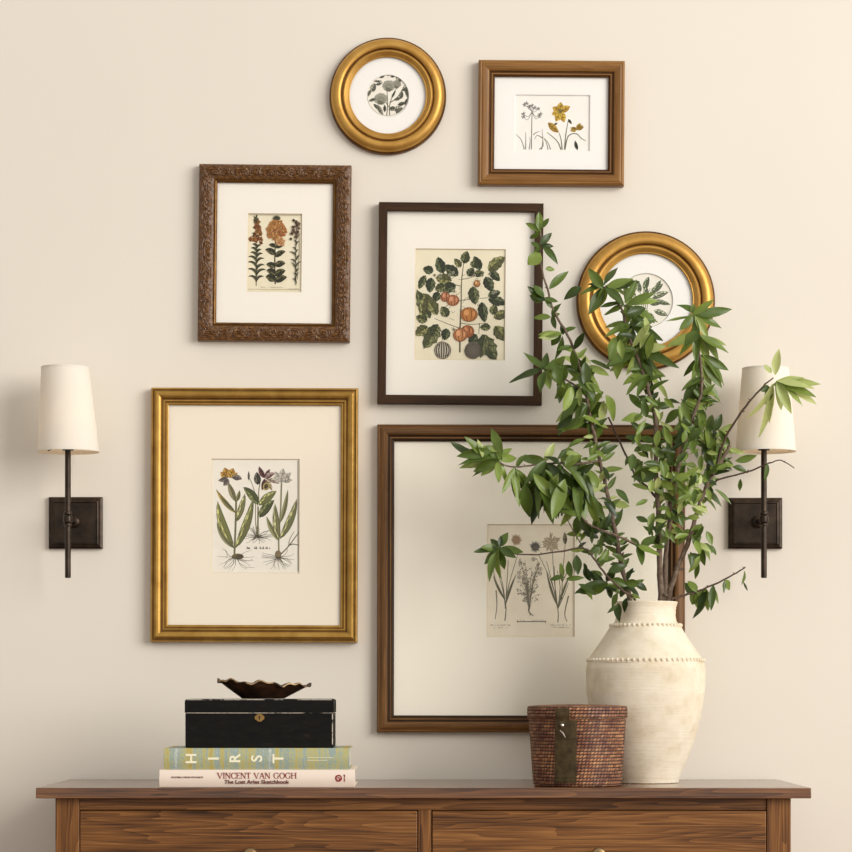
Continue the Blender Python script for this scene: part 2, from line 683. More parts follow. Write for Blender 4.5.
for z0, z1 in rails:
    bm = new_bm()
    box(bm, BX0 + PW + 0.0002, BX1 - PW - 0.0002, FY + 0.004, FY + 0.026, z0, z1, 0)
    dl(obj('rail', bm, MAT['oak'], bevel=0.0008))
SX0 = (418.8 - VX) * (D + FY) / F
SX1 = (432.2 - VX) * (D + FY) / F
for k in range(3):
    bm = new_bm()
    box(bm, SX0, SX1, FY + 0.003, FY + 0.025, rails[k + 1][1] + 0.0002, rails[k][0] - 0.0002, 2)
    dl(obj('divider', bm, MAT['oak'], bevel=0.0012))
for k in range(3):
    z1, z0 = rails[k][0] - 0.0016, rails[k + 1][1] + 0.0016
    for xa, xb, kx in ((BX0 + PW + 0.0016, SX0 - 0.0016, 251), (SX1 + 0.0016, BX1 - PW - 0.0016, 599.5)):
        bm = new_bm()
        box(bm, xa, xb, FY - 0.0005, FY + 0.018, z0, z1, 0)
        box(bm, xa + 0.01, xb - 0.01, FY + 0.019, YB - 0.03, z0 + 0.012, z1 - 0.02, 0)
        dw = dl(obj('drawer', bm, MAT['oak'], bevel=0.0016))
        cx = (kx - VX) * (D + FY - 0.02) / F
        bm = new_bm()
        revolve(bm, [(0.0095, 0.0003), (0.0095, 0.002), (0.0055, 0.004), (0.005, 0.011), (0.0095, 0.015), (0.0138, 0.019), (0.0142, 0.022),
                     (0.012, 0.0255), (0.006, 0.0275), (0.0005, 0.028)], 28, (cx, FY - 0.0005, (z0 + z1) / 2 - 0.0), 'y')
        kb = dl(obj('knob', bm, MAT['brass']))
        kb.parent = dw

# ------------------------------------------------------------------ pictures
def bez_circle(cx, cy, r, n=40):
    return [(cx + r * math.cos(2 * math.pi * i / n), cy + r * math.sin(2 * math.pi * i / n)) for i in range(n)]


INK = (58, 54, 46)


class Art:
    """flat drawing in photo pixels (y down), built as thin printed layers"""

    def __init__(self, clip=None, seed=1, grow=1.0):
        self.f = []
        self.k = 0
        self.clip = clip
        self.r = random.Random(seed)
        self.grow = grow

    def poly(self, pts, c):
        if self.clip:
            cl = self.clip
            if cl[0] == 'c':
                _, cx, cy, rr = cl
                q = []
                for x, y in pts:
                    d = math.hypot(x - cx, y - cy)
                    if d > rr:
                        x, y = cx + (x - cx) * rr / d, cy + (y - cy) * rr / d
                    q.append((x, y))
                pts = q
            else:
                _, x0, y0, x1, y1 = cl
                pts = [(min(max(x, x0), x1), min(max(y, y0), y1)) for x, y in pts]
        self.f.append((pts, c, self.k))

    def nxt(self):
        self.k += 1

    def stroke(self, pts, w0, c=INK, w1=None, sm=3):
        if w1 is None:
            w1 = w0
        if sm and len(pts) > 2:
            pts = smooth_path(pts, sm)
        n = len(pts)
        L, Rr = [], []
        for i, (x, y) in enumerate(pts):
            a, b = pts[max(i - 1, 0)], pts[min(i + 1, n - 1)]
            dx, dy = b[0] - a[0], b[1] - a[1]
            d = math.hypot(dx, dy) or 1
            w = (w0 + (w1 - w0) * i / max(n - 1, 1)) / 2
            L.append((x - dy / d * w, y + dx / d * w))
            Rr.append((x + dy / d * w, y - dx / d * w))
        for i in range(n - 1):
            self.poly([L[i], L[i + 1], Rr[i + 1], Rr[i]], c)
        self.nxt()

    def ell(self, x, y, rx, ry, c, ang=0, n=18, jit=0.0):
        ca, sa = math.cos(ang), math.sin(ang)
        pts = []
        for i in range(n):
            a = 2 * math.pi * i / n
            j = 1 + jit * self.r.uniform(-1, 1)
            u, v_ = rx * j * math.cos(a), ry * j * math.sin(a)
            pts.append((x + u * ca - v_ * sa, y + u * sa + v_ * ca))
        self.poly(pts, c)
        self.nxt()
        return pts

    def ring(self, x, y, r, w, c, n=20):
        pts = bez_circle(x, y, r, n)
        self.stroke(pts + pts[:1], w, c, sm=0)

    def leaf(self, x, y, deg, ln, wd, c1, c2=None, bend=0.0, rib=0.6, veins=4, lobed=0.0, vc=None):
        """deg: 0 right, 90 up on the page"""
        c2 = c2 or tuple(int(k * 0.72) for k in c1)
        ln, wd = ln * self.grow, wd * self.grow
        vc = vc or tuple(int(k * 0.45) for k in c1)
        a0 = -math.radians(deg)
        n = 12
        mid, up, dn = [], [], []
        cx, cy, a = x, y, a0 - bend / 2
        for i in range(n + 1):
            t = i / n
            mid.append((cx, cy))
            w = wd / 2 * (math.sin(math.pi * t ** 0.85)) ** 0.85
            if lobed:
                w *= 1 + lobed * (1 if i % 3 == 1 else -0.55 if i % 3 == 2 else 0)
            nx, ny = -math.sin(a), math.cos(a)
            up.append((cx - nx * w, cy - ny * w))
            dn.append((cx + nx * w, cy + ny * w))
            cx += math.cos(a) * ln / n
            cy += math.sin(a) * ln / n
            a += bend / n
        for i in range(n):
            self.poly([mid[i], mid[i + 1], up[i + 1], up[i]], c1)
            self.poly([mid[i], mid[i + 1], dn[i + 1], dn[i]], c2)
        self.nxt()
        if rib:
            self.stroke(mid, rib * 1.4, vc, rib * 0.6, 0)
        for q in range(veins):
            i = int((q + 1) * n / (veins + 1.5))
            j = min(i + 2, n)
            for e in (up, dn):
                p = mid[i]
                t_ = (mid[i][0] * 0.15 + e[j][0] * 0.85, mid[i][1] * 0.15 + e[j][1] * 0.85)
                self.stroke([p, t_], 0.75, vc, 0.5, 0)
        if wd > 5 and c1[1] >= c1[0] - 6 and c1[0] < 180:
            hi = tuple(min(255, int(k * 1.45)) for k in c1)
            dk = tuple(int(k * 0.55) for k in c2)
            for i in range(1, n - 2, 2):
                for q in (0.3, 0.7):
                    p0 = (mid[i][0] * (1 - q) + up[i][0] * q, mid[i][1] * (1 - q) + up[i][1] * q)
                    p1 = (mid[i + 1][0] * (1 - q) + up[i + 1][0] * q, mid[i + 1][1] * (1 - q) + up[i + 1][1] * q)
                    self.stroke([p0, p1], 0.95, hi if (i + self.k) % 3 else dk, 0.6, 0)
            self.stroke(dn[1:-1], 0.7, dk, 0.5, 0)
            self.stroke(up[1:-1], 0.35, dk, 0.3, 0)

    def flower(self, x, y, r, n, c, c2, a0=0.0, wd=0.55, centre=None):
        for i in range(n):
            a = a0 + 360 * i / n + self.r.uniform(-6, 6)
            self.leaf(x, y, a, r * self.r.uniform(0.88, 1.1), r * wd, c, c2, 0, 0.35, 1)
        if centre:
            self.ell(x, y, r * 0.22, r * 0.22, centre)

    def hatch(self, x, y, rx, ry, n, c=INK, w=0.35, ang=0.0):
        for i in range(n):
            t = -0.85 + 1.7 * i / (n - 1)
            h = math.sqrt(1 - t * t) * 0.92
            bulge = 1.0
            p = []
            for s in (-1, -0.5, 0, 0.5, 1):
                u = t * rx * (1 - 0.35 * s * s * bulge)
                v_ = s * ry * (0.55 + 0.45 * h)
                p.append((x + u * math.cos(ang) - v_ * math.sin(ang), y + u * math.sin(ang) + v_ * math.cos(ang)))
            self.stroke(p, w, c)

    def roots(self, x, y, n, ln, c=INK, a0=200, a1=340, w=0.5):
        for i in range(n):
            a = math.radians(a0 + (a1 - a0) * i / (n - 1) + self.r.uniform(-8, 8))
            p = [(x, y)]
            cx, cy = x, y
            for k in range(4):
                cx += math.cos(a) * ln / 4
                cy -= math.sin(a) * ln / 4 * 0.75
                a += self.r.uniform(-0.5, 0.5)
                p.append((cx, cy))
            self.stroke(p, w, c, 0.2)

    def script(self, x0, x1, y, h, c=INK, w=0.4):
        """an illegible engraved caption: small slanting pen marks"""
        x = x0
        while x < x1:
            k = self.r.choice((0, 1, 2))
            hh = h * self.r.choice((0.55, 0.6, 1.0))
            if k:
                self.stroke([(x, y), (x + 0.25, y - hh)], w, c, sm=0)
            if k == 2:
                self.stroke([(x, y - h * 0.5), (x + 0.7, y - h * 0.25), (x + 0.6, y)], w * 0.8, c)
            x += self.r.uniform(0.8, 1.5)

    def build(self, name, h, origin, base_poly, paper_mat, parent):
        """base_poly: page outline in pixels; h: height of the page over the wall"""
        bm = new_bm()
        cl = bm.loops.layers.float_color.new('ink_color')

        def L(x, y, hh):
            return P(x, y, -hh) - origin
        fr = [bm.verts.new(L(x, y, h)) for x, y in base_poly]
        bk = [bm.verts.new(L(x, y, h - 0.0012)) for x, y in base_poly]
        bm.faces.new(fr)
        bm.faces.new(bk[::-1])
        nb = len(fr)
        for i in range(nb):
            bm.faces.new((fr[i], bk[i], bk[(i + 1) % nb], fr[(i + 1) % nb]))
        for pts, c, k in self.f:
            vs = []
            for x, y in pts:
                vs.append(bm.verts.new(L(x, y, h + 0.00008 + k * 1.3e-6)))
            try:
                f = bm.faces.new(vs)
            except ValueError:
                continue
            f.material_index = 1
            lum = 0.3 * c[0] + 0.6 * c[1] + 0.1 * c[2]
            cc = srgb(*[0.95 * (0.90 * q_ + 0.10 * lum) for q_ in c])
            for lp in f.loops:
                lp[cl] = cc
        return obj(name, bm, [paper_mat, MAT['ink']], parent, bevel=-1)


def rect_frame(bm, W, H, prof, cx=0, cz=0, seg=1, relief=None, mis=None, off=(0, 0)):
    uv = bm.loops.layers.uv.active
    cs = [(-1, -1), (1, -1), (1, 1), (-1, 1)]
    acc = [0]
    for k in range(1, len(prof)):
        acc.append(acc[-1] + math.hypot(prof[k][0] - prof[k - 1][0], prof[k][1] - prof[k - 1][1]))
    for s in range(4):
        a, b = cs[s], cs[(s + 1) % 4]
        grid = []
        off_s = (R.uniform(0, 9), R.uniform(0, 9))
        for k, (u, h) in enumerate(prof):
            pa = Vector((cx + a[0] * (W / 2 - u), 0, cz + a[1] * (H / 2 - u)))
            pb = Vector((cx + b[0] * (W / 2 - u), 0, cz + b[1] * (H / 2 - u)))
            row = []
            for j in range(seg + 1):
                p = pa.lerp(pb, j / seg)
                hh = h
                ln = (pb - pa).length
                if relief:
                    hh += relief(s, (j / seg - 0.5) * ln, u, k, ln)
                row.append(bm.verts.new((p.x, -hh, p.z)))
            grid.append((row, ln))
        for k in range(len(prof) - 1):
            for j in range(seg):
                f = bm.faces.new((grid[k][0][j], grid[k][0][j + 1], grid[k + 1][0][j + 1], grid[k + 1][0][j]))
                if mis:
                    f.material_index = mis[k]
                for lp, (kk, jj) in zip(f.loops, ((k, j), (k, j + 1), (k + 1, j + 1), (k + 1, j))):
                    lp[uv].uv = ((jj / seg - 0.5) * grid[kk][1] + off_s[0], acc[kk] + off_s[1])


HP, HM, HG = 0.0100, 0.0128, 0.0146    # heights over the wall: page, mat face, glass back


def picture(label, outer, opening, prof, mats, mis, matm, art, page, window, pap, tilt=0.0, seg=1, relief=None, group=None, hf=0.024):
    """rectangular framed print; outer, opening, window, page in photo pixels (x0, y0, x1, y1)"""
    cx, cy = (outer[0] + outer[2]) / 2, (outer[1] + outer[3]) / 2
    org = P(cx, cy, -hf)
    org.y = 0
    t = thing('framed_print', label, 'picture', org, 'framed botanical prints on the wall')
    t.rotation_euler = (0, math.radians(tilt), 0)
    k = (D - hf) / F
    W, H = (outer[2] - outer[0]) * k, (outer[3] - outer[1]) * k
    bm = new_bm()
    rect_frame(bm, W, H, prof, 0, 0, seg, relief, mis)
    obj('frame', bm, mats, t, angle=28 if seg == 1 else 60)
    wl = prof[-1][0]
    iw, ih = W / 2 - wl, H / 2 - wl
    # mat board with a cut window
    bm = new_bm()
    ow, oh = iw + 0.003, ih + 0.003
    a = P(window[0], window[1], -HM) - org
    b = P(window[2], window[3], -HM) - org
    e = 0.0013
    o4 = [bm.verts.new(p) for p in ((-ow, -HM, oh), (ow, -HM, oh), (ow, -HM, -oh), (-ow, -HM, -oh))]
    i4 = [bm.verts.new(p) for p in ((a.x, -HM, a.z), (b.x, -HM, a.z), (b.x, -HM, b.z), (a.x, -HM, b.z))]
    g4 = [bm.verts.new(p) for p in ((a.x + e, -HP - 0.0009, a.z - e), (b.x - e, -HP - 0.0009, a.z - e),
                                    (b.x - e, -HP - 0.0009, b.z + e), (a.x + e, -HP - 0.0009, b.z + e))]
    k4 = [bm.verts.new((p.co.x, -HP - 0.0009, p.co.z)) for p in o4]
    for i in range(4):
        j = (i + 1) % 4
        bm.faces.new((o4[i], o4[j], i4[j], i4[i]))
        f = bm.faces.new((i4[i], i4[j], g4[j], g4[i]))
        f.material_index = 1
        bm.faces.new((o4[j], o4[i], k4[i], k4[j]))
        bm.faces.new((k4[j], k4[i], g4[i], g4[j]))
    obj('mat_board', bm, [matm, matm if matm == MAT['mat_white'] else MAT['core']], t, angle=20)
    q = 6
    art.build('print', HP - 0.0006, org, [(page[0] - q, page[1] - q), (page[2] + q, page[1] - q), (page[2] + q, page[3] + q), (page[0] - q, page[3] + q)], pap, t)
    bm = new_bm()
    box(bm, -iw - 0.002, iw + 0.002, -HG - 0.0018, -HG, -ih - 0.002, ih + 0.002)
    obj('glass', bm, MAT['glass'], t)
    bm = new_bm()
    box(bm, -iw - 0.003, iw + 0.003, -HP + 0.0022, -0.0025, -ih - 0.003, ih + 0.003)
    obj('backing_board', bm, MAT['core'], t)
    return t


# ---- art 1: small print with three flowering stalks (ornate carved frame)
G1, G2 = (92, 90, 56), (70, 68, 42)
a = Art(('r', 249, 215.5, 302, 292), 3, 1.2)
OR1, OR2, OR3 = (206, 138, 66), (184, 104, 56), (222, 168, 92)


def stalk(a, x, y0, y1, w=0.9, c=(86, 80, 48)):
    a.stroke([(x, y0), (x - 0.6, (y0 + y1) / 2), (x, y1)], w, c, w * 0.6)


stalk(a, 257.2, 287, 224)
for y, s, l in ((284, 1, 11), (284, -1, 11), (279, 1, 14), (278, -1, 13), (273, 1, 12), (271, -1, 13), (266, 1, 11), (265, -1, 12), (260, 1, 9), (259, -1, 9), (255, 1, 7), (254, -1, 8), (250, 1, 6), (249, -1, 6)):
    a.leaf(257.2, y, 90 - s * 58, l * 0.95, 2.5, (108, 106, 72), (60, 58, 40), s * 2.3, 0.3, 0)
for i in range(34):
    t_ = a.r.random()
    y = 221 + 24 * t_
    w = 1.5 + 5.2 * t_
    a.flower(256.5 + a.r.uniform(-w, w), y, a.r.uniform(1.5, 2.6), 4, a.r.choice((OR1, OR2, (150, 92, 52))), a.r.choice((OR2, (126, 84, 44))), a.r.uniform(0, 90), 0.9)
for i in range(8):
    a.leaf(256.5, 219 + i * 0.8, 90 + a.r.uniform(-60, 60), 3, 1.4, (96, 92, 58), None, 0, 0.2, 0)
stalk(a, 276.2, 285, 235, 1.3)
for y, s, l, w in ((283, 1, 11, 5.5), (282, -1, 9, 6), (277, 1, 10, 5.5), (275, -1, 8, 5), (268, -1, 8, 4.5), (267, 1, 9, 5), (258, 1, 10, 4.2), (256, -1, 10, 4.5), (249, 1, 8, 4), (248, -1, 6, 3.5)):
    a.leaf(276.2, y, 90 - s * a.r.uniform(60, 84), l, w, (92, 88, 54), (58, 56, 36), s * 0.9, 0.4, 2)
for i in range(46):
    an = a.r.uniform(0, 6.28)
    q = math.sqrt(a.r.random())
    x, y = 277.6 + 8 * q * math.cos(an), 231 + 10.5 * q * math.sin(an)
    a.flower(x, y, a.r.uniform(2.2, 3.6), 5, a.r.choice((OR1, OR3, (196, 124, 62))), a.r.choice((OR2, OR1)), a.r.uniform(0, 90), 0.85, (132, 70, 36) if i % 2 else (226, 176, 104))
a.flower(281.3, 242.5, 4.6, 5, (228, 178, 120), (214, 150, 92), 20, 0.95, (196, 112, 66))
for i in range(7):
    a.leaf(277, 220.5, 20 + i * 23, 3.6, 2, (104, 98, 66), None, 0, 0.3, 0)
a.stroke([(297, 286), (296.4, 262), (297, 222)], 0.7, (86, 80, 52))
a.stroke([(298.3, 280), (300, 250), (299.2, 232)], 0.5, (86, 80, 52))
for i in range(15):
    y = 285 - i * 3.4
    sgn = 1 if i % 2 else -1
    a.leaf(296.8, y, 90 - sgn * a.r.uniform(22, 60), a.r.uniform(5, 9.5) * (1 - i * 0.02), 1.3, (96, 92, 64), (60, 58, 42), sgn * a.r.uniform(0.4, 2.0), 0.25, 0)
for i in range(16):
    a.flower(296 + a.r.uniform(-4.6, 3.5), 221 + a.r.uniform(0, 22), a.r.uniform(1.2, 2.0), 4, a.r.choice(((188, 138, 116), (150, 112, 84), (104, 92, 64))), (118, 88, 66), a.r.uniform(0, 90), 0.9)
a.script(260, 286, 288.6, 1.2, (120, 108, 80), 0.3)
a.stroke([(249, 290.4), (301, 290.4)], 0.3, (150, 138, 104), sm=0)
a.script(288, 301, 290, 1.0, (110, 98, 74), 0.3)
a.stroke([(249.2, 216), (301, 216)], 0.35, (120, 108, 78), sm=0)
ART1 = a

# ---- art 2: lilies, pencil umbel and yellow flower (small brown frame)
a = Art(None, 5)
PC = (108, 104, 96)
a.stroke([(532.3, 150.5), (532.4, 130), (532.7, 111)], 0.9, PC, 0.7)
for x, y in ((525, 106), (529.5, 108), (535, 109), (538.5, 110), (524, 115), (541, 115), (540, 117), (524, 118), (532.5, 107), (527, 104.5)):
    a.stroke([(532.6, 113), ((x + 532.6) / 2, y + 3), (x, y)], 0.4, PC)
    for i in range(5):
        a.leaf(x, y, i * 72 + a.r.uniform(0, 40), 2.5, 1.2, (196, 188, 182), (150, 144, 140), 0, 0.3, 0, vc=(96, 92, 86))
for pts in ([(525.2, 150.5), (522, 141), (515.8, 135)], [(526.5, 150.5), (526.6, 142), (526.3, 133.5)], [(530, 150.5), (531, 143), (530.6, 138)],
            [(542.5, 150.5), (543.6, 143), (542.8, 130)], [(540, 150.5), (544, 147), (543.5, 140)], [(543.2, 139), (538, 136.5), (535.2, 140.5)],
            [(534, 136), (537, 133.6), (540.5, 132.5)], [(549, 150.5), (547, 143), (544, 138.5)], [(551.5, 150.5), (549, 144), (545.5, 139.5)]):
    a.stroke(pts, 0.95, (122, 118, 104), 0.35)
for pts in ([(561.8, 150.5), (558, 142), (548, 133.5)], [(565.4, 150.5), (566.5, 136), (569, 121)], [(563, 150.5), (562, 141), (560, 134)],
            [(565.8, 150.5), (569, 137), (577, 134.5), (582, 139), (586.5, 141.4)]):
    a.stroke(pts, 1.2, (112, 112, 88), 0.6)
a.leaf(578.5, 150.8, 105, 10, 3.4, (70, 70, 58), (50, 50, 42), 0.2, 0.4, 0)
a.leaf(558, 124, 210, 5, 2, (140, 128, 60), None)
a.leaf(569, 120, -55, 6, 2.6, (128, 112, 56), None)
YL, YD = (228, 186, 62), (196, 146, 44)
for an, ln in ((88, 9.5), (28, 11), (-70, 11.5), (-115, 11), (198, 9), (150, 9)):
    a.leaf(561, 112.5, an, ln, 6.8, YL, YD, 0.15, 0.4, 2)
for i in range(7):
    a.stroke([(561, 112.5), (561 + 3 * math.cos(i * 0.9), 112.5 + 3 * math.sin(i * 0.9))], 0.6, (98, 78, 34), 0.4, 0)
a.ell(561, 112.3, 1.7, 2.1, (120, 104, 58))
for i, (dx, dy) in enumerate(((0, 0), (0.6, 1.0), (-0.6, -0.9))):
    a.leaf(549.5 + dx, 124.5 + dy, -38, 12.5, 6.5 - abs(dy), (206, 164, 58), (178, 134, 44), -0.3, 0.4, 3)
for an in (190, 165, 20, 35, 60):
    a.leaf(577.5, 130.3, an, 6.5 if an > 100 else 7.5, 4, (204, 164, 56), (168, 126, 42), 0.1, 0.4, 2)
ART2 = a

# ---- art 3: tomato-like fruiting plant (dark frame)
a = Art(('r', 416.5, 250.5, 505.3, 360.5), 8, 1.1)
LG = [((106, 110, 70), (74, 80, 52)), ((120, 122, 78), (84, 88, 54)), ((90, 98, 66), (62, 68, 48)), ((134, 132, 80), (98, 98, 58))]


def CV(x, y):          # crop coordinates of the close-up to photo pixels
    return 410 + x / 7.105, 245 + y / 7.1


a.stroke([CV(362, 770), CV(362, 600), CV(368, 420), CV(370, 260), CV(385, 130)], 1.7, (96, 86, 58), 0.7)
for p in ([(365, 600), (280, 570), (180, 530)], [(365, 560), (440, 570), (560, 560)], [(370, 400), (300, 420), (240, 460)], [(372, 300), (300, 280), (200, 220)],
          [(372, 250), (430, 240), (520, 200)], [(372, 400), (450, 390), (560, 380)], [(240, 640), (235, 690)], [(455, 640), (455, 700)], [(500, 560), (495, 640)]):
    a.stroke([CV(*q) for q in p], 0.8, (104, 98, 66), 0.5)
for i in range(26):
    x, y = CV(a.r.uniform(280, 500), a.r.uniform(160, 620))
    a.stroke([(x, y), (x + a.r.uniform(-3, 3), y + a.r.uniform(-2, 2)), (x + a.r.uniform(-5, 5), y + a.r.uniform(-4, 4))], 0.4, (112, 104, 76), 0.3)
for x, y, d, ln, wd, lob in (
        (385, 140, 75, 12, 8, .08), (365, 165, 130, 10, 5.5, .08), (500, 185, 115, 14, 7.5, .1), (560, 190, 40, 20, 10, .12), (570, 190, -45, 13, 7, .1),
        (540, 230, -65, 15, 9, .1), (240, 210, 108, 16, 9, .1), (170, 195, 165, 10, 7.5, .1), (115, 225, 245, 14, 6, .1), (155, 240, -95, 14, 8.5, .12),
        (345, 225, 145, 16, 9, .15), (300, 260, 170, 15, 10, .15), (330, 290, 200, 14, 9, .12), (205, 340, 250, 10, 7, .1), (255, 300, 200, 10, 8, .12),
        (450, 300, -80, 17, 9.5, .12), (455, 170, 80, 8, 7, .1), (420, 230, 60, 9, 7, .12), (455, 215, 10, 10, 6, .1),
        (560, 390, -15, 18, 8, .14), (560, 370, 20, 12, 7, .12), (515, 410, -80, 19, 8.5, .1), (600, 520, 25, 15, 8, .1), (590, 500, 70, 10, 7, .1),
        (610, 580, -50, 17, 10.5, .14), (580, 590, 180, 10, 6, .1),
        (150, 530, 115, 29, 10, .18), (200, 505, 125, 24, 10, .18), (130, 545, 160, 11, 8, .12), (90, 520, 80, 22, 7, .18), (270, 520, 120, 11, 8, .1),
        (205, 570, 240, 26, 13, .2), (205, 575, -110, 12, 9, .1), (130, 585, 215, 14, 9, .15), (265, 600, -100, 11, 8, .1),
        (520, 640, -60, 27, 14, .2), (480, 640, -130, 11, 8, .12), (540, 640, -100, 22, 11, .16)):
    c = a.r.choice(LG)
    px, py = CV(x, y)
    a.leaf(px, py, d, ln, wd, c[0], c[1], a.r.uniform(-0.3, 0.3), 0.5, 3, lob)
for i in range(14):
    px, py = CV(a.r.choice((200, 520, 590, 300, 450)) + a.r.uniform(-25, 25), a.r.choice((220, 210, 540, 330, 620)) + a.r.uniform(-20, 20))
    a.flower(px, py, 1.7, 5, (232, 224, 190), (200, 196, 150), a.r.uniform(0, 70), 0.7)


def tomato(a, x, y, rx, ry, c=(206, 132, 70), d=(170, 92, 48)):
    x, y = CV(x, y)
    rx, ry = rx / 7.1, ry / 7.1
    a.ell(x, y, rx, ry, (120, 66, 38))
    a.ell(x, y, rx * 0.94, ry * 0.94, d)
    for s in (-0.55, 0.55, 0):
        a.ell(x + s * rx * 0.8, y, rx * (0.42 if s else 0.46), ry * 0.88, c if s <= 0 else tuple(int(k * 0.92) for k in c))
    for s in (-0.3, 0.3, 0.75, -0.75):
        a.stroke([(x + s * rx * 0.6, y - ry * 0.85), (x + s * rx, y), (x + s * rx * 0.6, y + ry * 0.85)], 0.7, (118, 64, 36))
    a.ell(x - rx * 0.3, y - ry * 0.25, rx * 0.3, ry * 0.42, tuple(min(255, k + 34) for k in c))
    a.ell(x + rx * 0.55, y - ry * 0.1, rx * 0.16, ry * 0.4, tuple(min(255, k + 22) for k in c))


tomato(a, 255, 375, 34, 36, (196, 124, 84))
tomato(a, 310, 400, 46, 40, (202, 128, 82), (150, 84, 50))
tomato(a, 480, 280, 24, 26, (214, 150, 84))
tomato(a, 425, 500, 62, 52, (204, 130, 62))
tomato(a, 415, 620, 48, 45, (190, 112, 62))
tomato(a, 365, 645, 52, 48, (210, 138, 84))
for x in (240, 455):
    px, py = CV(x, 755)
    a.ell(px, py, 8.4, 8.8, (84, 74, 62), jit=0.03)
    a.ell(px, py, 7.7, 8.1, (206, 194, 172) if x < 300 else (176, 164, 140))
    a.hatch(px, py, 7.6, 8.0, 6, (62, 52, 44), 1.15, 0 if x < 300 else 0.7)
    if x > 300:
        a.hatch(px, py, 7.6, 8.0, 6, (62, 52, 44), 0.9, -0.7)
ART3 = a

# ---- art 4: bearded iris and two lily plants (large gilt frame)
a = Art(('r', 213, 461.5, 300, 573.5), 12, 1.0)


def CI(x, y):
    return 205 + x / 6.552, 450 + y / 6.554


OL1, OL2 = (158, 154, 112), (118, 114, 80)


def lf(a, x, y, tx, ty, w, c1=OL1, c2=OL2, bend=0.0):
    p, q = CI(x, y), CI(tx, ty)
    d = math.degrees(math.atan2(-(q[1] - p[1]), q[0] - p[0]))
    a.leaf(p[0], p[1], d, math.hypot(q[0] - p[0], q[1] - p[1]), w, c1, c2, bend, 0.4, 0)


def stk(a, pts, w, c=(116, 112, 70), w1=None):
    a.stroke([CI(*q) for q in pts], w, c, w1)


lf(a, 195, 650, 92, 335, 8.5, (168, 164, 98), (128, 128, 74), 0.5)
lf(a, 195, 650, 85, 470, 4.5, OL1, OL2, 0.8)
lf(a, 205, 650, 315, 320, 8, (158, 156, 96), (116, 116, 68), -0.35)
lf(a, 208, 480, 265, 290, 6, (170, 166, 112), (130, 128, 80), -0.2)
stk(a, [(198, 690), (205, 500), (208, 350), (205, 320)], 1.9)
lf(a, 205, 420, 78, 262, 5.0, (206, 172, 86), (150, 130, 66), 0.35)
lf(a, 200, 410, 105, 310, 4.5, (140, 134, 84), (104, 100, 62), 0.3)
lf(a, 205, 345, 155, 215, 6, (158, 148, 104), (116, 106, 74), 0.1)
lf(a, 210, 345, 230, 270, 4, (148, 144, 92), (108, 104, 64), -0.3)
IY, IYD = (214, 166, 70), (178, 124, 48)
for x, y, d, ln, w in ((155, 190, 110, 11, 8), (165, 190, 70, 10.5, 8), (150, 190, 140, 9, 6.5), (175, 190, 40, 8, 6)):
    px, py = CI(x, y)
    a.leaf(px, py, d, ln, w, IY, IYD, 0, 0.4, 2)
for x, y, d, ln, w in ((150, 190, 195, 9.5, 5), (180, 185, -12, 10.5, 6), (155, 195, 235, 8.5, 6)):
    px, py = CI(x, y)
    a.leaf(px, py, d, ln, w, (150, 136, 122), (112, 100, 92), 0.5, 0.4, 2)
px, py = CI(220, 705)
a.ell(px, py, 6, 3, (122, 104, 66))
a.ell(px + 2, py + 0.3, 3.6, 2.2, (88, 76, 54))
a.roots(px - 2, py + 1, 16, 19, (92, 84, 66), 160, 380)
stk(a, [(148, 715), (150, 680), (135, 660)], 0.4)
stk(a, [(350, 580), (352, 450), (352, 380)], 1.5)
stk(a, [(345, 570), (336, 470), (336, 360)], 0.8)
stk(a, [(352, 380), (320, 250), (290, 180)], 0.6)
lf(a, 290, 205, 290, 145, 2.2, (120, 108, 84), (86, 78, 60))
lf(a, 352, 365, 250, 250, 8, (122, 126, 74), (84, 90, 54), -0.5)
lf(a, 360, 370, 475, 275, 8, (160, 160, 96), (118, 120, 68), 0.3)
lf(a, 362, 450, 462, 335, 8.5, (118, 122, 74), (84, 88, 54), 0.45)
stk(a, [(360, 370), (355, 290), (365, 215)], 0.9)
px, py = CI(350, 235)
a.leaf(px, py, 95, 13, 6.5, (104, 98, 84), (72, 66, 58), 0, 0.4, 3)
MV, MVD = (128, 78, 76), (92, 54, 56)
for x, y, d, ln, w, c, c2 in ((395, 190, 115, 13, 5, MV, MVD), (400, 190, 62, 10, 4, MV, MVD), (405, 170, 8, 10, 3.5, (206, 190, 172), (160, 134, 124)), (405, 195, -22, 14, 4.5, (216, 200, 176), (170, 142, 130)),
                              (400, 200, -60, 13, 4.5, (208, 190, 150), (150, 126, 96)), (395, 195, -105, 12, 5, MV, MVD), (400, 195, 30, 11, 4, (190, 160, 150), MV)):
    px, py = CI(x, y)
    a.leaf(px, py, d, ln, w, c, c2, 0.4, 0.4, 2)
px, py = CI(405, 245)
a.ell(px, py, 3.4, 4, (178, 162, 92), 0.3)
a.ell(px, py, 2, 2.6, (84, 66, 52), 0.3)
px, py = CI(350, 575)
a.roots(px, py, 20, 15, (88, 80, 64), -25, 205, 0.5)
a.roots(px, py, 8, 10, (88, 80, 64), 200, 340, 0.5)
a.script(CI(280, 0)[0], CI(350, 0)[0], CI(0, 655)[1], 2.6, (66, 58, 46), 0.55)
a.script(CI(365, 0)[0], CI(432, 0)[0], CI(0, 655)[1], 2.6, (66, 58, 46), 0.55)
stk(a, [(490, 690), (488, 560), (500, 400), (505, 220)], 1.5, (140, 134, 94))
lf(a, 488, 600, 410, 440, 5, (164, 160, 108), (122, 120, 78), 0.35)
lf(a, 490, 600, 465, 355, 6.5, (172, 168, 116), (130, 126, 82), 0.2)
lf(a, 495, 590, 602, 320, 7, (166, 162, 110), (120, 118, 74), -0.4)
lf(a, 500, 480, 545, 265, 4.5, (158, 154, 104), (116, 112, 72), -0.2)
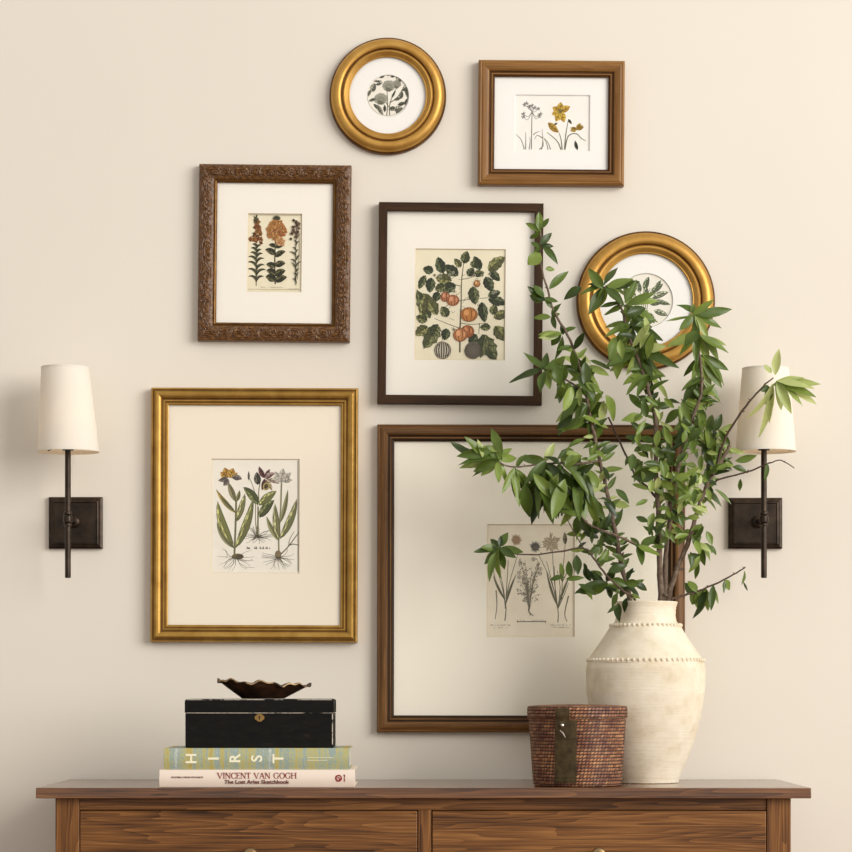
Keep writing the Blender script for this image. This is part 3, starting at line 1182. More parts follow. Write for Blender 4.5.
for x, y, d, ln, w in ((508, 215, 150, 10, 5), (508, 210, 125, 12, 6), (510, 210, 85, 13, 7), (512, 210, 45, 12, 6.5), (512, 212, 8, 10, 5), (505, 225, 90, 8, 4), (545, 165, -80, 9, 3)):
    px, py = CI(x, y)
    a.leaf(px, py, d, ln, w, (214, 204, 188), (176, 168, 154), 0.3, 0.35, 2, vc=(128, 120, 108))
px, py = CI(485, 690)
a.ell(px, py, 3.2, 4, (140, 118, 84))
a.roots(px, py + 3, 18, 17, (92, 84, 66), 155, 385)
stk(a, [(500, 690), (550, 640), (620, 545)], 1.2, (108, 98, 74), 0.7)
stk(a, [(550, 635), (580, 622), (622, 630)], 1.1, (92, 84, 64), 0.6)
stk(a, [(555, 630), (560, 590), (590, 540)], 0.7, (120, 112, 86), 0.4)
stk(a, [(270, 775), (330, 778)], 0.3, (150, 140, 120))
stk(a, [(612, 65), (615, 800)], 0.5, (120, 104, 78))
stk(a, [(46, 70), (46, 790)], 1.6, (222, 200, 138))
stk(a, [(44, 62), (612, 68)], 0.5, (150, 132, 100))
ART4 = a

# ---- art 5: three pale grassy plants (large brown frame)
a = Art(('r', 489, 526, 574.5, 637), 15, 1.15)


def CG(x, y):
    return 480 + x / 6.552, 515 + y / 6.554


def sg(pts, w, c=(116, 106, 84), w1=None):
    a.stroke([CG(*q) for q in pts], w, c, w1)


for pts in ([(168, 700), (172, 580), (105, 430), (90, 330)], [(170, 600), (160, 500), (140, 400)], [(170, 620), (190, 480), (250, 270)], [(175, 560), (182, 440), (190, 300)], [(172, 600), (150, 480), (120, 380)],
            [(515, 710), (515, 620), (470, 440), (385, 260)], [(515, 620), (480, 460), (440, 310)], [(515, 620), (490, 420), (478, 230)], [(515, 625), (530, 480), (510, 370)], [(515, 620), (560, 520), (585, 450)],
            [(540, 560), (545, 420), (562, 200)], [(545, 440), (575, 380), (582, 340)], [(500, 560), (495, 440), (492, 340)]):
    sg(pts, 1.1, (118, 110, 84), 0.5)
for pts in ([(170, 600), (215, 470), (235, 420)], [(165, 560), (120, 470), (100, 420)], [(515, 610), (545, 500), (590, 420)], [(510, 600), (470, 470), (450, 400)], [(545, 450), (540, 380), (530, 340)]):
    p, q = CG(*pts[0]), CG(*pts[-1])
    a.leaf(p[0], p[1], math.degrees(math.atan2(-(q[1] - p[1]), q[0] - p[0])), math.hypot(q[0] - p[0], q[1] - p[1]), 2.2, (140, 132, 98), (108, 102, 76), 0.2, 0.3, 0)
sg([(110, 500), (116, 600), (104, 690)], 1.3, (140, 120, 96), 0.6)
sg([(585, 535), (560, 650), (575, 705)], 1.4, (128, 114, 90), 0.6)
for i in range(24):
    px, py = CG(242, 170)
    a.leaf(px, py, i * 15, a.r.uniform(4, 5.6), 1.2, (206, 174, 136), (178, 142, 106), 0, 0.2, 0)
for i in range(46):
    px, py = CG(465 + a.r.uniform(-14, 14), 190 + a.r.uniform(-14, 14))
    a.leaf(px, py, a.r.uniform(0, 360), a.r.uniform(5, 8.5), 2.2, (214, 194, 162), (188, 164, 132), 0, 0.25, 0)
for i in range(26):
    px, py = CG(366, 215)
    a.leaf(px, py, i * 14 + 3, a.r.uniform(3.5, 6), 0.9, (138, 132, 120), (104, 100, 92), 0, 0.25, 0)
a.ell(*CG(366, 222), 2.6, 2.4, (112, 106, 92))
a.leaf(*CG(562, 200), 92, 11, 3.8, (160, 148, 120), (122, 112, 90), 0, 0.4, 1)
for i in range(30):
    x1 = 330 + a.r.uniform(-85, 75)
    y1 = a.r.uniform(280, 560)
    sg([(328, 630), (325 + (x1 - 325) * 0.35, 560 - (560 - y1) * 0.35), (x1, y1)], 0.4, (138, 128, 106), 0.25)
    for k in range(5):
        t_ = a.r.uniform(0.4, 1)
        px, py = CG(325 + (x1 - 325) * t_ + a.r.uniform(-10, 10), 620 - (620 - y1) * t_ + a.r.uniform(-8, 8))
        a.leaf(px, py, a.r.uniform(0, 180), 1.8, 0.8, (150, 142, 118), (122, 114, 94), 0, 0, 0)
for x, y in ((262, 385), (262, 415), (268, 320), (400, 360), (398, 390), (355, 295)):
    a.ring(*CG(x, y), 1.7, 0.5, (124, 116, 98), 10)
    a.ell(*CG(x, y), 0.8, 0.8, (146, 138, 120), n=8)
sg([(330, 600), (325, 640), (355, 668)], 1.6, (110, 98, 74), 0.7)
sg([(330, 645), (335, 665)], 1.0, (110, 98, 74), 0.5)
sg([(250, 705), (435, 705)], 0.7, (90, 82, 66))
sg([(250, 695), (250, 714)], 0.5, (90, 82, 66))
sg([(435, 695), (435, 714)], 0.5, (90, 82, 66))
for x0, x1, y in ((72, 210, 732), (465, 600, 730), (270, 420, 700), (80, 190, 748), (480, 590, 745)):
    a.script(CG(x0, 0)[0], CG(x1, 0)[0], CG(0, y)[1], 1.3, (138, 126, 100), 0.35)
ART5 = a


def round_art(cx, cy, r, seed, big):
    a = Art(('c', cx, cy, r), seed, 1.05)
    g1, g2, g3 = (132, 130, 112), (104, 102, 84), (164, 160, 142)
    k = r / 20.9
    if not big:
        for pts in ([(-1, 21), (0, 8), (-1, -6)], [(2, 21), (2, 10), (6, -2), (10, -8)], [(1, 12), (-4, 4), (-8, 0)], [(2, 8), (10, 2), (16, -8), (20, -14)]):
            a.stroke([(cx + x * k, cy + y * k) for x, y in pts], 1.0 * k, g2, 0.6)
        for fx, fy, fr in ((1, -9, 6.2), (-7, 4, 6.4), (9, -11, 4.2)):
            a.ell(cx + fx * k, cy + fy * k, fr * k * 1.05, fr * k * 0.92, (170, 166, 148), n=22, jit=0.06)
            for i in range(9):
                a.leaf(cx + fx * k, cy + (fy + 2.0) * k, 10 + i * 20, fr * 1.05 * k, 2.6 * k, (188, 184, 166), (158, 154, 136), 0.2, 0.4, 1, vc=(116, 112, 96))
            for i in range(6):
                a.leaf(cx + fx * k, cy + (fy + 2.5) * k, 200 + i * 28, fr * 0.55 * k, 2.2 * k, (150, 146, 126), (116, 112, 94), 0, 0.3, 0)
        for x, y, d, ln, w in ((-16, -3, 70, 9, 5), (-17, -5, 250, 7, 3), (-12, -10, 20, 7, 3), (-14, -14, 0, 8, 2.2), (-8, -17, 30, 6, 2.6), (0, -19, 60, 4, 3), (3, -18, 20, 5, 2.5),
                               (12, -12, 100, 9, 5), (14, -5, 15, 8, 4), (18, -8, -80, 11, 4), (13, 4, 80, 8, 4.4), (10, 10, 20, 8, 3.6), (8, 13, -170, 7, 4.5), (6, 15, 10, 9, 5), (17, 10, 60, 8, 3),
                               (-14, 9, -50, 8, 3), (-10, 10, -60, 11, 4), (-3, 17, 90, 7, 3), (8, 18, 10, 7, 4), (-12, 4, 200, 7, 3), (13, 3, 200, 7, 3), (4, 3, 60, 8, 2)):
            c = a.r.choice(((146, 144, 122), (116, 114, 94), (168, 164, 142)))
            a.leaf(cx + x * k, cy + y * k, d, ln * k, w * k, c, None, a.r.uniform(-0.3, 0.3), 0.5, 2)
    else:
        g = [((150, 158, 122), (112, 122, 88)), ((128, 140, 104), (96, 106, 76)), ((172, 176, 146), (134, 140, 110))]
        for i in range(4):
            a.stroke([(cx - 6 + i * 2, cy + 26 * k / 1.3), (cx - 4 + i * 2, cy), (cx - 8 + i * 6, cy - 12)], 1.0, (136, 142, 112), 0.5)
        for x, y, d, ln, w in ((4, -8, 35, 15, 5), (6, -2, 20, 17, 5.5), (4, 4, 15, 14, 5), (8, 10, -20, 14, 5), (-2, -10, 70, 14, 5), (-6, -8, 110, 13, 5), (-10, -4, 150, 14, 5),
                               (-8, 4, 190, 15, 5), (-4, 10, 220, 14, 5), (2, 12, -60, 12, 5), (0, 0, 90, 14, 5), (10, -12, 60, 9, 4), (-12, 10, 250, 12, 5), (12, 2, -10, 12, 4)):
            c = a.r.choice(g)
            a.leaf(cx + x, cy + y, d, ln, w, c[0], c[1], a.r.uniform(-0.4, 0.4), 0.4, 3)
    a.ring(cx, cy, r - 0.25, 0.35, (176, 172, 156), 48)
    return a


def round_picture(label, cx, cy, ro, rop, rpr, art):
    hf = 0.022
    org = P(cx, cy, -hf)
    org.y = 0
    t = thing('framed_print', label, 'picture', org, 'framed botanical prints on the wall')
    k = (D - hf) / F
    ro, rop = ro * k, rop * k
    w = ro - rop
    bm = new_bm()
    pr = [(0, 0.001), (0, 0.009), (0.012, 0.0125), (0.02, 0.0125), (0.05, 0.0155), (0.09, 0.0165), (0.12, 0.0200), (0.2, 0.0245), (0.3, 0.0275), (0.42, 0.0285),
          (0.52, 0.0275), (0.58, 0.0255), (0.60, 0.0235), (0.645, 0.0225), (0.67, 0.0235), (0.70, 0.0252), (0.75, 0.0255), (0.80, 0.0240), (0.88, 0.0212), (0.94, 0.0190), (0.965, 0.0192), (1.0, 0.0180), (1.0, 0.0165)]
    prof = [(ro - u * w, h) for u, h in pr]
    revolve_open(bm, prof, 128)
    for f in bm.faces:
        c = f.calc_center_median()
        u = (ro - math.hypot(c.x, c.z)) / w
        f.material_index = 1 if (u < 0.085 or 0.585 < u < 0.655) else 0
    obj('frame', bm, [MAT['gold_round'], MAT['gold_edge']], t, angle=40)
    rw = rpr * (D - HM) / F
    bm = new_bm()
    revolve_open(bm, [(rop + 0.003, HP + 0.0009), (rop + 0.003, HM), (rw + 0.001, HM), (rw, HP + 0.0009)], 96)
    obj('mat_board', bm, [MAT['mat_white']], t, angle=20)
    art.build('print', HP - 0.0004, org, bez_circle(cx, cy, rpr + 2, 64), MAT['paper_pale'], t)
    bm = new_bm()
    revolve(bm, [(rop + 0.002, HG), (rop + 0.002, HG + 0.0018)], 96, (0, 0, 0), 'y')
    obj('glass', bm, MAT['glass'], t)
    bm = new_bm()
    revolve(bm, [(rop + 0.003, 0.0025), (rop + 0.003, HP - 0.0022)], 96, (0, 0, 0), 'y')
    obj('backing_board', bm, MAT['core'], t)
    return t


def revolve_open(bm, prof, n):
    rings = []
    for r, h in prof:
        rings.append([bm.verts.new((r * math.cos(2 * math.pi * i / n), -h, r * math.sin(2 * math.pi * i / n))) for i in range(n)])
    for k in range(len(prof) - 1):
        for i in range(n):
            j = (i + 1) % n
            bm.faces.new((rings[k][i], rings[k][j], rings[k + 1][j], rings[k + 1][i]))


round_picture('smaller round gilt frame near the top with a grey flower print', 388.4, 95.9, 58.6, 38.2, 20.9, round_art(388.4, 95.9, 20.9, 21, False))
round_picture('larger round gilt frame partly hidden by the leafy branches', 646.8, 300.8, 69.6, 46.6, 27.0, round_art(646.8, 301.5, 27, 22, True))


def sp(w, pts):
    return [(u * w, h) for u, h in pts]


KP = (D - 0.024) / F
# small walnut-toned frame with a rounded moulding
prof = sp(16.3 * KP, [(0, 0.001), (0, 0.022), (0.04, 0.0245), (0.12, 0.0262), (0.2, 0.0255), (0.28, 0.0268), (0.45, 0.0262), (0.6, 0.0245), (0.66, 0.0228), (0.70, 0.0205), (0.76, 0.0202), (0.80, 0.0218), (0.87, 0.0218), (0.92, 0.0195), (1.0, 0.0182), (1.0, 0.0165)])
mi = [0] * (len(prof) - 1)
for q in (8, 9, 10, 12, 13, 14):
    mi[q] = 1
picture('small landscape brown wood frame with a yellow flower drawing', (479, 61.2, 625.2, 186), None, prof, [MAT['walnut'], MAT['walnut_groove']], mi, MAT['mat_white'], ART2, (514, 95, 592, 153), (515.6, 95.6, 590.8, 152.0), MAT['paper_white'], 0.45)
# carved ornate frame


def carve(s, x, u, k, ln):
    w = 18.4 * KP
    t = u / w
    if t < 0.05 or t > 0.80:
        return 0.0
    env = math.sin(math.pi * (t - 0.05) / 0.75) ** 0.5
    per = 0.030
    ph = (abs(x) % per) / per
    cxp = 0.5 + 0.16 * math.sin(2 * math.pi * abs(x) / (2 * per))
    dx, dy = (ph - 0.5) * per, (t - cxp) * w
    rr = math.hypot(dx, dy * 1.2)
    an = math.atan2(dy, dx)
    spiral = math.sin(rr * 1500 + an * (1 if int(abs(x) / per) % 2 else -1) * 1.0)
    leafy = math.sin(an * 5 + rr * 420)
    return env * (0.0013 * spiral + 0.0009 * leafy)


NP = 22
prof = [(0, 0.001), (0, 0.019)]
w = 18.4 * KP
for i in range(NP + 1):
    t_ = i / NP
    prof.append((w * (0.03 + 0.77 * t_), 0.020 + 0.0075 * math.sin(math.pi * (0.12 + 0.80 * t_))))
prof += [(w * 0.82, 0.0205), (w * 0.85, 0.0195), (w * 0.89, 0.0215), (w * 0.94, 0.0212), (w * 0.97, 0.019), (w, 0.0182), (w, 0.0165)]
mi = [0] * (len(prof) - 1)
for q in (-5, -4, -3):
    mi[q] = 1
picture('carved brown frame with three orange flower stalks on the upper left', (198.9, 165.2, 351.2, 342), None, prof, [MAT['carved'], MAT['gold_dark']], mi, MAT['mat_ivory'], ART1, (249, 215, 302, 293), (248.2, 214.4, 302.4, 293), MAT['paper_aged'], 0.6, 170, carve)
# dark flat frame
prof = sp(8.6 * KP, [(0, 0.001), (0, 0.0255), (0.06, 0.027), (0.5, 0.0272), (0.92, 0.027), (1.0, 0.026), (1.0, 0.0165)])
picture('plain thin dark brown frame with a fruiting tomato plant print', (378.8, 203.8, 543.4, 405), None, prof, MAT['dark'], None, MAT['mat_ivory'], ART3, (416, 250, 506, 361), (415.6, 249.8, 506, 361), MAT['paper_aged'], 0.5)
# large gilt frame
prof = sp(17.2 * KP, [(0, 0.001), (0, 0.022), (0.03, 0.0245), (0.10, 0.0250), (0.13, 0.0235), (0.17, 0.0235), (0.22, 0.0262), (0.32, 0.0282), (0.44, 0.0278), (0.54, 0.0258), (0.60, 0.0236), (0.63, 0.0212), (0.69, 0.0208),
                      (0.72, 0.0222), (0.78, 0.0222), (0.81, 0.0198), (0.86, 0.0194), (0.89, 0.0206), (0.94, 0.0204), (0.97, 0.0185), (1.0, 0.0180), (1.0, 0.0165)])
mi = [0] * (len(prof) - 1)
for q in (3, 4, 10, 11, 15):
    mi[q] = 1
picture('tall gilt rectangular frame with iris plants beside the wall lamp', (151.4, 388.8, 358.4, 643.2), None, prof, [MAT['gold_rect'], MAT['gold_dark']], mi, MAT['mat_cream'], ART4, (213, 461, 300, 574), (211.8, 459.8, 300.2, 574.2), MAT['paper_pale'], 0.2)
# largest frame, brown wood
prof = sp(17.0 * KP, [(0, 0.001), (0, 0.020), (0.03, 0.0225), (0.09, 0.0235), (0.13, 0.0225), (0.17, 0.0230), (0.26, 0.0258), (0.40, 0.0270), (0.54, 0.0262), (0.62, 0.0240), (0.66, 0.0215), (0.72, 0.0208), (0.75, 0.0222), (0.83, 0.0222), (0.87, 0.0200), (0.95, 0.0188), (1.0, 0.0182), (1.0, 0.0165)])
mi = [0] * (len(prof) - 1)
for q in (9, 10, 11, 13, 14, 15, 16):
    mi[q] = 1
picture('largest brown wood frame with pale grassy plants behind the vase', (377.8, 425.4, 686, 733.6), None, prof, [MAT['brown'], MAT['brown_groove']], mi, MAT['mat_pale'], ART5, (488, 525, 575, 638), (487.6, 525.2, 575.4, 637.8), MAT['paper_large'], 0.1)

# ------------------------------------------------------------------ wall lamps
def sconce(label, plate, pole_x, shade, pole_y, group, lean=0.0):
    """plate: px box on wall; shade: (cx, top y, half top, bottom y, half bottom)"""
    y_arm = -0.112
    pc = P((plate[0] + plate[2]) / 2, (plate[1] + plate[3]) / 2, -0.012)
    pc.y = 0
    t = thing('wall_sconce', label, 'wall lamp', pc, group)
    k = (D - 0.012) / F
    w, h = (plate[2] - plate[0]) * k, (plate[3] - plate[1]) * k
    bm = new_bm()
    rect_frame(bm, w, h, [(0, 0.0005), (0, 0.011), (0.003, 0.013), (0.006, 0.0132), (0.0075, 0.0155), (0.0095, 0.0165), (0.0115, 0.0165), (0.013, 0.0145), (min(w, h) / 2 - 0.0005, 0.0147)])
    obj('backplate', bm, MAT['bronze'], t)
    pole = P(pole_x, 520, y_arm)
    px, zc = pole.x - pc.x, P(pole_x, pole_y[2], y_arm).z - pc.z
    bm = new_bm()
    revolve(bm, [(0.0135, 0.0146), (0.0135, 0.019), (0.011, 0.022), (0.0085, 0.0235)], 28, (px * 0.9, 0, zc), 'y')
    obj('boss', bm, MAT['bronze'], t)
    bm = new_bm()
    revolve(bm, [(0.0055, 0.0215), (0.0055, -y_arm - 0.011), (0.008, -y_arm - 0.0105), (0.008, -y_arm - 0.004)], 20, (px * 0.9, 0, zc), 'y')
    obj('arm', bm, MAT['bronze'], t)
    zt = P(pole_x, pole_y[0], y_arm).z - pc.z
    zb = P(pole_x, pole_y[1], y_arm).z - pc.z
    bm = new_bm()
    revolve(bm, [(0.0045, zb), (0.0062, zb + 0.001), (0.0062, zt)], 24, (px, y_arm, 0))
    obj('pole', bm, MAT['bronze'], t)
    bm = new_bm()
    revolve(bm, [(0.0063, zc - 0.016), (0.0088, zc - 0.014), (0.0088, zc - 0.010), (0.0072, zc - 0.009), (0.0098, zc - 0.006), (0.0104, zc), (0.0098, zc + 0.006),
                 (0.0072, zc + 0.009), (0.0088, zc + 0.010), (0.0088, zc + 0.014), (0.0063, zc + 0.016)], 28, (px, y_arm, 0))
    obj('knuckle', bm, MAT['bronze'], t)
    ks = (D + y_arm) / F
    sx = P(shade[0], 0, y_arm).x - pc.x
    z1 = P(0, shade[1], y_arm).z - pc.z
    z0 = P(0, shade[3], y_arm).z - pc.z
    r1, r0 = shade[2] * ks, shade[4] * ks
    bm = new_bm()
    prof = [(r0 + (r1 - r0) * i / 8, z0 + (z1 - z0) * i / 8) for i in range(9)]
    prof += [(r - 0.0009, z) for r, z in prof[::-1]]
    revolve(bm, prof, 72, (sx, y_arm, 0), closed=True)
    shear = Matrix.Identity(4)
    shear[0][2] = -lean * ks / (z1 - z0)
    shear[0][3] = lean * ks / (z1 - z0) * z0
    bmesh.ops.transform(bm, matrix=shear, verts=bm.verts)
    sh = obj('shade', bm, MAT['shade'], t)
    for (r, z, s) in ((r0, z0, 1), (r1, z1, -1)):
        bm = new_bm()
        revolve(bm, [(r + 0.0004, z), (r + 0.0003, z + s * 0.004), (r - 0.0015, z + s * 0.004), (r - 0.0013, z)], 72, (sx, y_arm, 0), closed=True)
        bmesh.ops.transform(bm, matrix=shear, verts=bm.verts)
        obj('shade_trim', bm, MAT['shade'], sh)
    bm = new_bm()
    revolve(bm, [(0.0115, zt - 0.002), (0.0125, zt), (0.0125, zt + 0.004), (0.011, zt + 0.035), (0.004, zt + 0.036)], 24, (px, y_arm, 0))
    for q in range(3):
        an = q * 2.094 + 0.4
        tube(bm, [(px + 0.011 * math.cos(an), y_arm + 0.011 * math.sin(an), zt + 0.012), (sx + (r0 - 0.003) * math.cos(an), y_arm + (r0 - 0.003) * math.sin(an), z0 + 0.006)], [0.0011] * 2, 6)
    obj('socket', bm, MAT['bronze'], t)
    bm = new_bm()
    revolve(bm, [(0.009, zt + 0.0362), (0.011, zt + 0.045), (0.017, zt + 0.058), (0.019, zt + 0.068), (0.017, zt + 0.078), (0.011, zt + 0.086), (0.002, zt + 0.089)], 24, (px, y_arm, 0))
    obj('bulb', bm, MAT['bulb'], t)
    return t


sconce('bronze wall lamp with cream shade beside the tall gilt frame', (49.4, 498, 103, 549.6), 68.6, (69.3, 368.2, 23.8, 453.0, 30.6), (450.5, 579, 520), 'pair of wall lamps', 3.6)
sconce('bronze wall lamp with a leafy twig crossing its cream shade', (729.3, 498.8, 783, 549.6), 764.6, (766.2, 369.2, 23.2, 452.6, 30.2), (450.5, 579, 520), 'pair of wall lamps')

# ------------------------------------------------------------------ text helper
def text_mesh(s, size, mat, name, parent, loc, rot=0.0, width=None, bold=0.0, depth=0.0003):
    cu = bpy.data.curves.new('txt', 'FONT')
    cu.body = s
    cu.size = size
    cu.align_x = 'CENTER'
    cu.align_y = 'CENTER'
    cu.extrude = depth
    cu.offset = bold
    to = bpy.data.objects.new('txt', cu)
    col.objects.link(to)
    dg = bpy.context.evaluated_depsgraph_get()
    me = bpy.data.meshes.new_from_object(to.evaluated_get(dg))
    bpy.data.objects.remove(to)
    me.materials.clear()
    me.materials.append(mat)
    xs = [v_.co.x for v_ in me.vertices]
    k = 1 if width is None else width / (max(xs) - min(xs))
    # letters lie in XY facing +Z; stand them up to face -Y
    mat4 = Matrix.Translation(loc) @ Matrix.Rotation(math.pi / 2, 4, 'X') @ Matrix.Rotation(rot, 4, 'Z') @ Matrix.Diagonal((k, 1, 1, 1))
    me.transform(mat4)
    o_ = bpy.data.objects.new(name, me)
    col.objects.link(o_)
    o_.parent = parent
    return o_


SERIF = {  # strokes (x0,y0,x1,y1,width) in a 1 x 1 cell and serifs; arcs as point lists
    'V': (0.95, [((0.08, 1), (0.48, 0), .15), ((0.86, 1), (0.48, 0), .07)], [(0.08, 1), (0.86, 1)]),
    'I': (0.42, [((0.2, 0), (0.2, 1), .15)], [(0.2, 0), (0.2, 1)]),
    'N': (0.98, [((0.14, 0), (0.14, 1), .07), ((0.14, 1), (0.82, 0), .15), ((0.82, 0), (0.82, 1), .07)], [(0.14, 0), (0.1, 1), (0.82, 1)]),
    'E': (0.75, [((0.16, 0), (0.16, 1), .15), ((0.16, 0.03), (0.64, 0.03), .06), ((0.16, 0.97), (0.6, 0.97), .06), ((0.16, 0.52), (0.5, 0.52), .06), ((0.63, 0), (0.63, 0.22), .06), ((0.59, 1), (0.59, 0.8), .06), ((0.5, 0.42), (0.5, 0.62), .05)], [(0.16, 0), (0.16, 1)]),
    'T': (0.82, [((0.4, 0), (0.4, 1), .15), ((0.06, 0.97), (0.74, 0.97), .06), ((0.07, 1), (0.07, 0.78), .06), ((0.73, 1), (0.73, 0.78), .06)], [(0.4, 0)]),
    'A': (0.95, [((0.1, 0), (0.46, 1), .07), ((0.84, 0), (0.46, 1), .15), ((0.26, 0.36), (0.68, 0.36), .06)], [(0.1, 0), (0.84, 0)]),
    'H': (1.0, [((0.16, 0), (0.16, 1), .15), ((0.82, 0), (0.82, 1), .15), ((0.16, 0.52), (0.82, 0.52), .06)], [(0.16, 0), (0.16, 1), (0.82, 0), (0.82, 1)]),
    'O': (1.0, [('arc', 0, 360)], []),
    'C': (0.92, [('arc', 45, 315), ((0.83, 0.98), (0.83, 0.72), .06), ((0.83, 0.02), (0.83, 0.25), .04)], []),
    'G': (1.02, [('arc', 45, 320), ((0.83, 0.98), (0.83, 0.72), .06), ((0.83, 0.06), (0.83, 0.45), .13)], [(0.83, 0.45)]),
    ' ': (0.5, [], []),
}


def serif_text(s, h, x0, x1, y, z, mat, name, parent, depth=0.0004):
    tot = sum(SERIF[c][0] for c in s)
    k = (x1 - x0) / tot
    bm = new_bm()
    x = x0
    n = 0

    def quad(p, q, w, n_):
        a_, b_ = Vector((p[0], p[1])), Vector((q[0], q[1]))
        d = (b_ - a_)
        d.normalize()
        nn = Vector((-d.y, d.x)) * w / 2
        yy = y - depth - n_ * 4e-6
        f = [a_ + nn, b_ + nn, b_ - nn, a_ - nn]
        fr_ = [bm.verts.new((c.x, yy, c.y)) for c in f]
        bk_ = [bm.verts.new((c.x, y, c.y)) for c in f]
        bm.faces.new(fr_)
        for i in range(4):
            bm.faces.new((fr_[i], bk_[i], bk_[(i + 1) % 4], fr_[(i + 1) % 4]))
    for c in s:
        adv, st, se = SERIF[c]
        for q in st:
            if q[0] == 'arc':
                a0, a1 = math.radians(q[1]), math.radians(q[2])
                m_ = 22
                for i in range(m_):
                    t0, t1 = a0 + (a1 - a0) * i / m_, a0 + (a1 - a0) * (i + 1.08) / m_
                    wd = 0.05 + 0.11 * abs(math.cos((t0 + t1) / 2))
                    quad((x + k * (0.5 + 0.4 * math.cos(t0)), z + h * (0.5 + 0.48 * math.sin(t0))), (x + k * (0.5 + 0.4 * math.cos(t1)), z + h * (0.5 + 0.48 * math.sin(t1))), wd * h, n % 9)
                    n += 1
            else:
                p, e, wd = q
                quad((x + k * p[0], z + h * p[1]), (x + k * e[0], z + h * e[1]), wd * h, n % 9)
                n += 1
        for sx_, sy_ in se:
            quad((x + k * sx_ - 0.17 * h, z + h * (sy_ * 0.95 + 0.025)), (x + k * sx_ + 0.17 * h, z + h * (sy_ * 0.95 + 0.025)), 0.05 * h, n % 9)
            n += 1
        x += k * adv
    return obj(name, bm, mat, parent)


# ------------------------------------------------------------------ books, box, dish
def book(label, x0, x1, z0, z1, yf, depth, cover, name='book', pages_in=0.004):
    t = thing(name, label, 'book', ((x0 + x1) / 2, yf + depth / 2, z0), 'books stacked on the dresser')
    hw, dp, h = (x1 - x0) / 2, depth / 2, z1 - z0
    th = 0.0028
    bm = new_bm()
    # boards and rounded spine facing the room
    n = 8
    sec = []
    for i in range(n + 1):
        a_ = math.pi * (i / n - 0.5)
        sec.append((-dp + 0.004 - 0.004 * math.cos(a_), h / 2 + h / 2 * math.sin(a_) ** 1 if False else h * i / n))
    out = [(dp, 0)] + sec + [(dp, h)]
    inn = [(dp, h - th), (-dp + 0.007, h - th), (-dp + 0.007, th), (dp, th)]
    loop = out + inn
    ra = [bm.verts.new((-hw, p[0], p[1])) for p in loop]
    rb = [bm.verts.new((hw, p[0], p[1])) for p in loop]
    m_ = len(loop)
    for i in range(m_):
        j = (i + 1) % m_
        bm.faces.new((ra[i], ra[j], rb[j], rb[i]))
    bm.faces.new(ra)
    bm.faces.new(rb[::-1])
    obj('cover', bm, cover, t, bevel=0.0006)
    bm = new_bm()
    box(bm, -hw + pages_in, hw - pages_in, -dp + 0.0072, dp - pages_in, th + 0.0001, h - th - 0.0001)
    obj('pages', bm, MAT['pages'], t)
    return t


YS = -0.474            # spine plane of the lower book
dB = (D + YS) / F
bx0, bx1 = (159.8 - VX) * dB, (355.4 - VX) * dB
hb = (788.4 - 770.7) * dB
b1 = book('cream book with red title lying at the bottom of the stack', bx0, bx1, TOP + 0.0002, TOP + hb, YS, 0.24, MAT['cream_cover'])
kx = lambda px: (px - VX) * dB - (bx0 + bx1) / 2
kz = lambda py: (788.4 - py) * dB
ysp = -0.12 - 0.0001
serif_text('VINCENT VAN GOGH', 6.0 * dB, kx(218), kx(297.5), ysp, kz(779.8), MAT['red_ink'], 'title', b1)
text_mesh('The Lost Arles Sketchbook', 0.0105, MAT['brown_ink'], 'subtitle', b1, (kx(257.4), ysp - 0.0001, kz(783.2)), 0, 65 * dB, 0.0002)
text_mesh('BOGOMILA WELSH-OVCHAROV', 0.0046, MAT['brown_ink'], 'author', b1, (kx(188), ysp - 0.0001, kz(778.6)), 0, 32 * dB, 0.0001)
bm = new_bm()
cxl, czl = kx(339.3), kz(779.4)
revolve(bm, [(3.5 * dB, 0.0001 - ysp), (3.5 * dB, 0.0005 - ysp)], 32, (cxl, 0, czl), 'y', mi=0)
pt = [(cxl + 1.7 * dB * math.cos(a_ * 0.5), ysp - 0.0006, czl + 1.7 * dB * math.sin(a_ * 0.5)) for a_ in range(0, 11)]
tube(bm, pt, [0.0005] * len(pt), 6, 1)
tube(bm, [(cxl + 1.6 * dB, ysp - 0.0006, czl + 1.6 * dB), (cxl - 1.2 * dB, ysp - 0.0006, czl - 1.4 * dB)], [0.0005] * 2, 6, 1)
obj('publisher_mark', bm, [MAT['red_ink'], MAT['cream_cover']], b1)
text_mesh('ABRAMS', 0.0042, MAT['red_ink'], 'publisher_name', b1, (kx(345.2), ysp - 0.0001, kz(779.2)), math.pi / 2, 7.5 * dB, 0.0001)

hb2 = (770.2 - 748.9) * dB
Z2 = TOP + hb + 0.0002
cx0, cx1 = (164.2 - VX) * dB, (350.2 - VX) * dB
b2 = book('yellow and blue striped book resting on the cream book', cx0, cx1, Z2, Z2 + hb2, YS + 0.003, 0.22, MAT['stripes'])
k2x = lambda px: (px - VX) * dB - (cx0 + cx1) / 2
k2z = lambda py: (770.2 - py) * dB
for ch, px in (('H', 192.2), ('I', 214.6), ('R', 236), ('S', 257.8), ('T', 279.2)):
    text_mesh(ch, 0.030, MAT['pale_ink'], 'title_letter', b2, (k2x(px), -0.1101, k2z(759.3)), math.pi / 2, None, 0.0006)
bm = new_bm()
for z_ in (758.4, 761.0):
    box(bm, k2x(308), k2x(334 if z_ < 760 else 328), -0.1104, -0.1099, k2z(z_) - 0.0004, k2z(z_) + 0.0004)
obj('title_rule', bm, MAT['pale_ink'], b2)

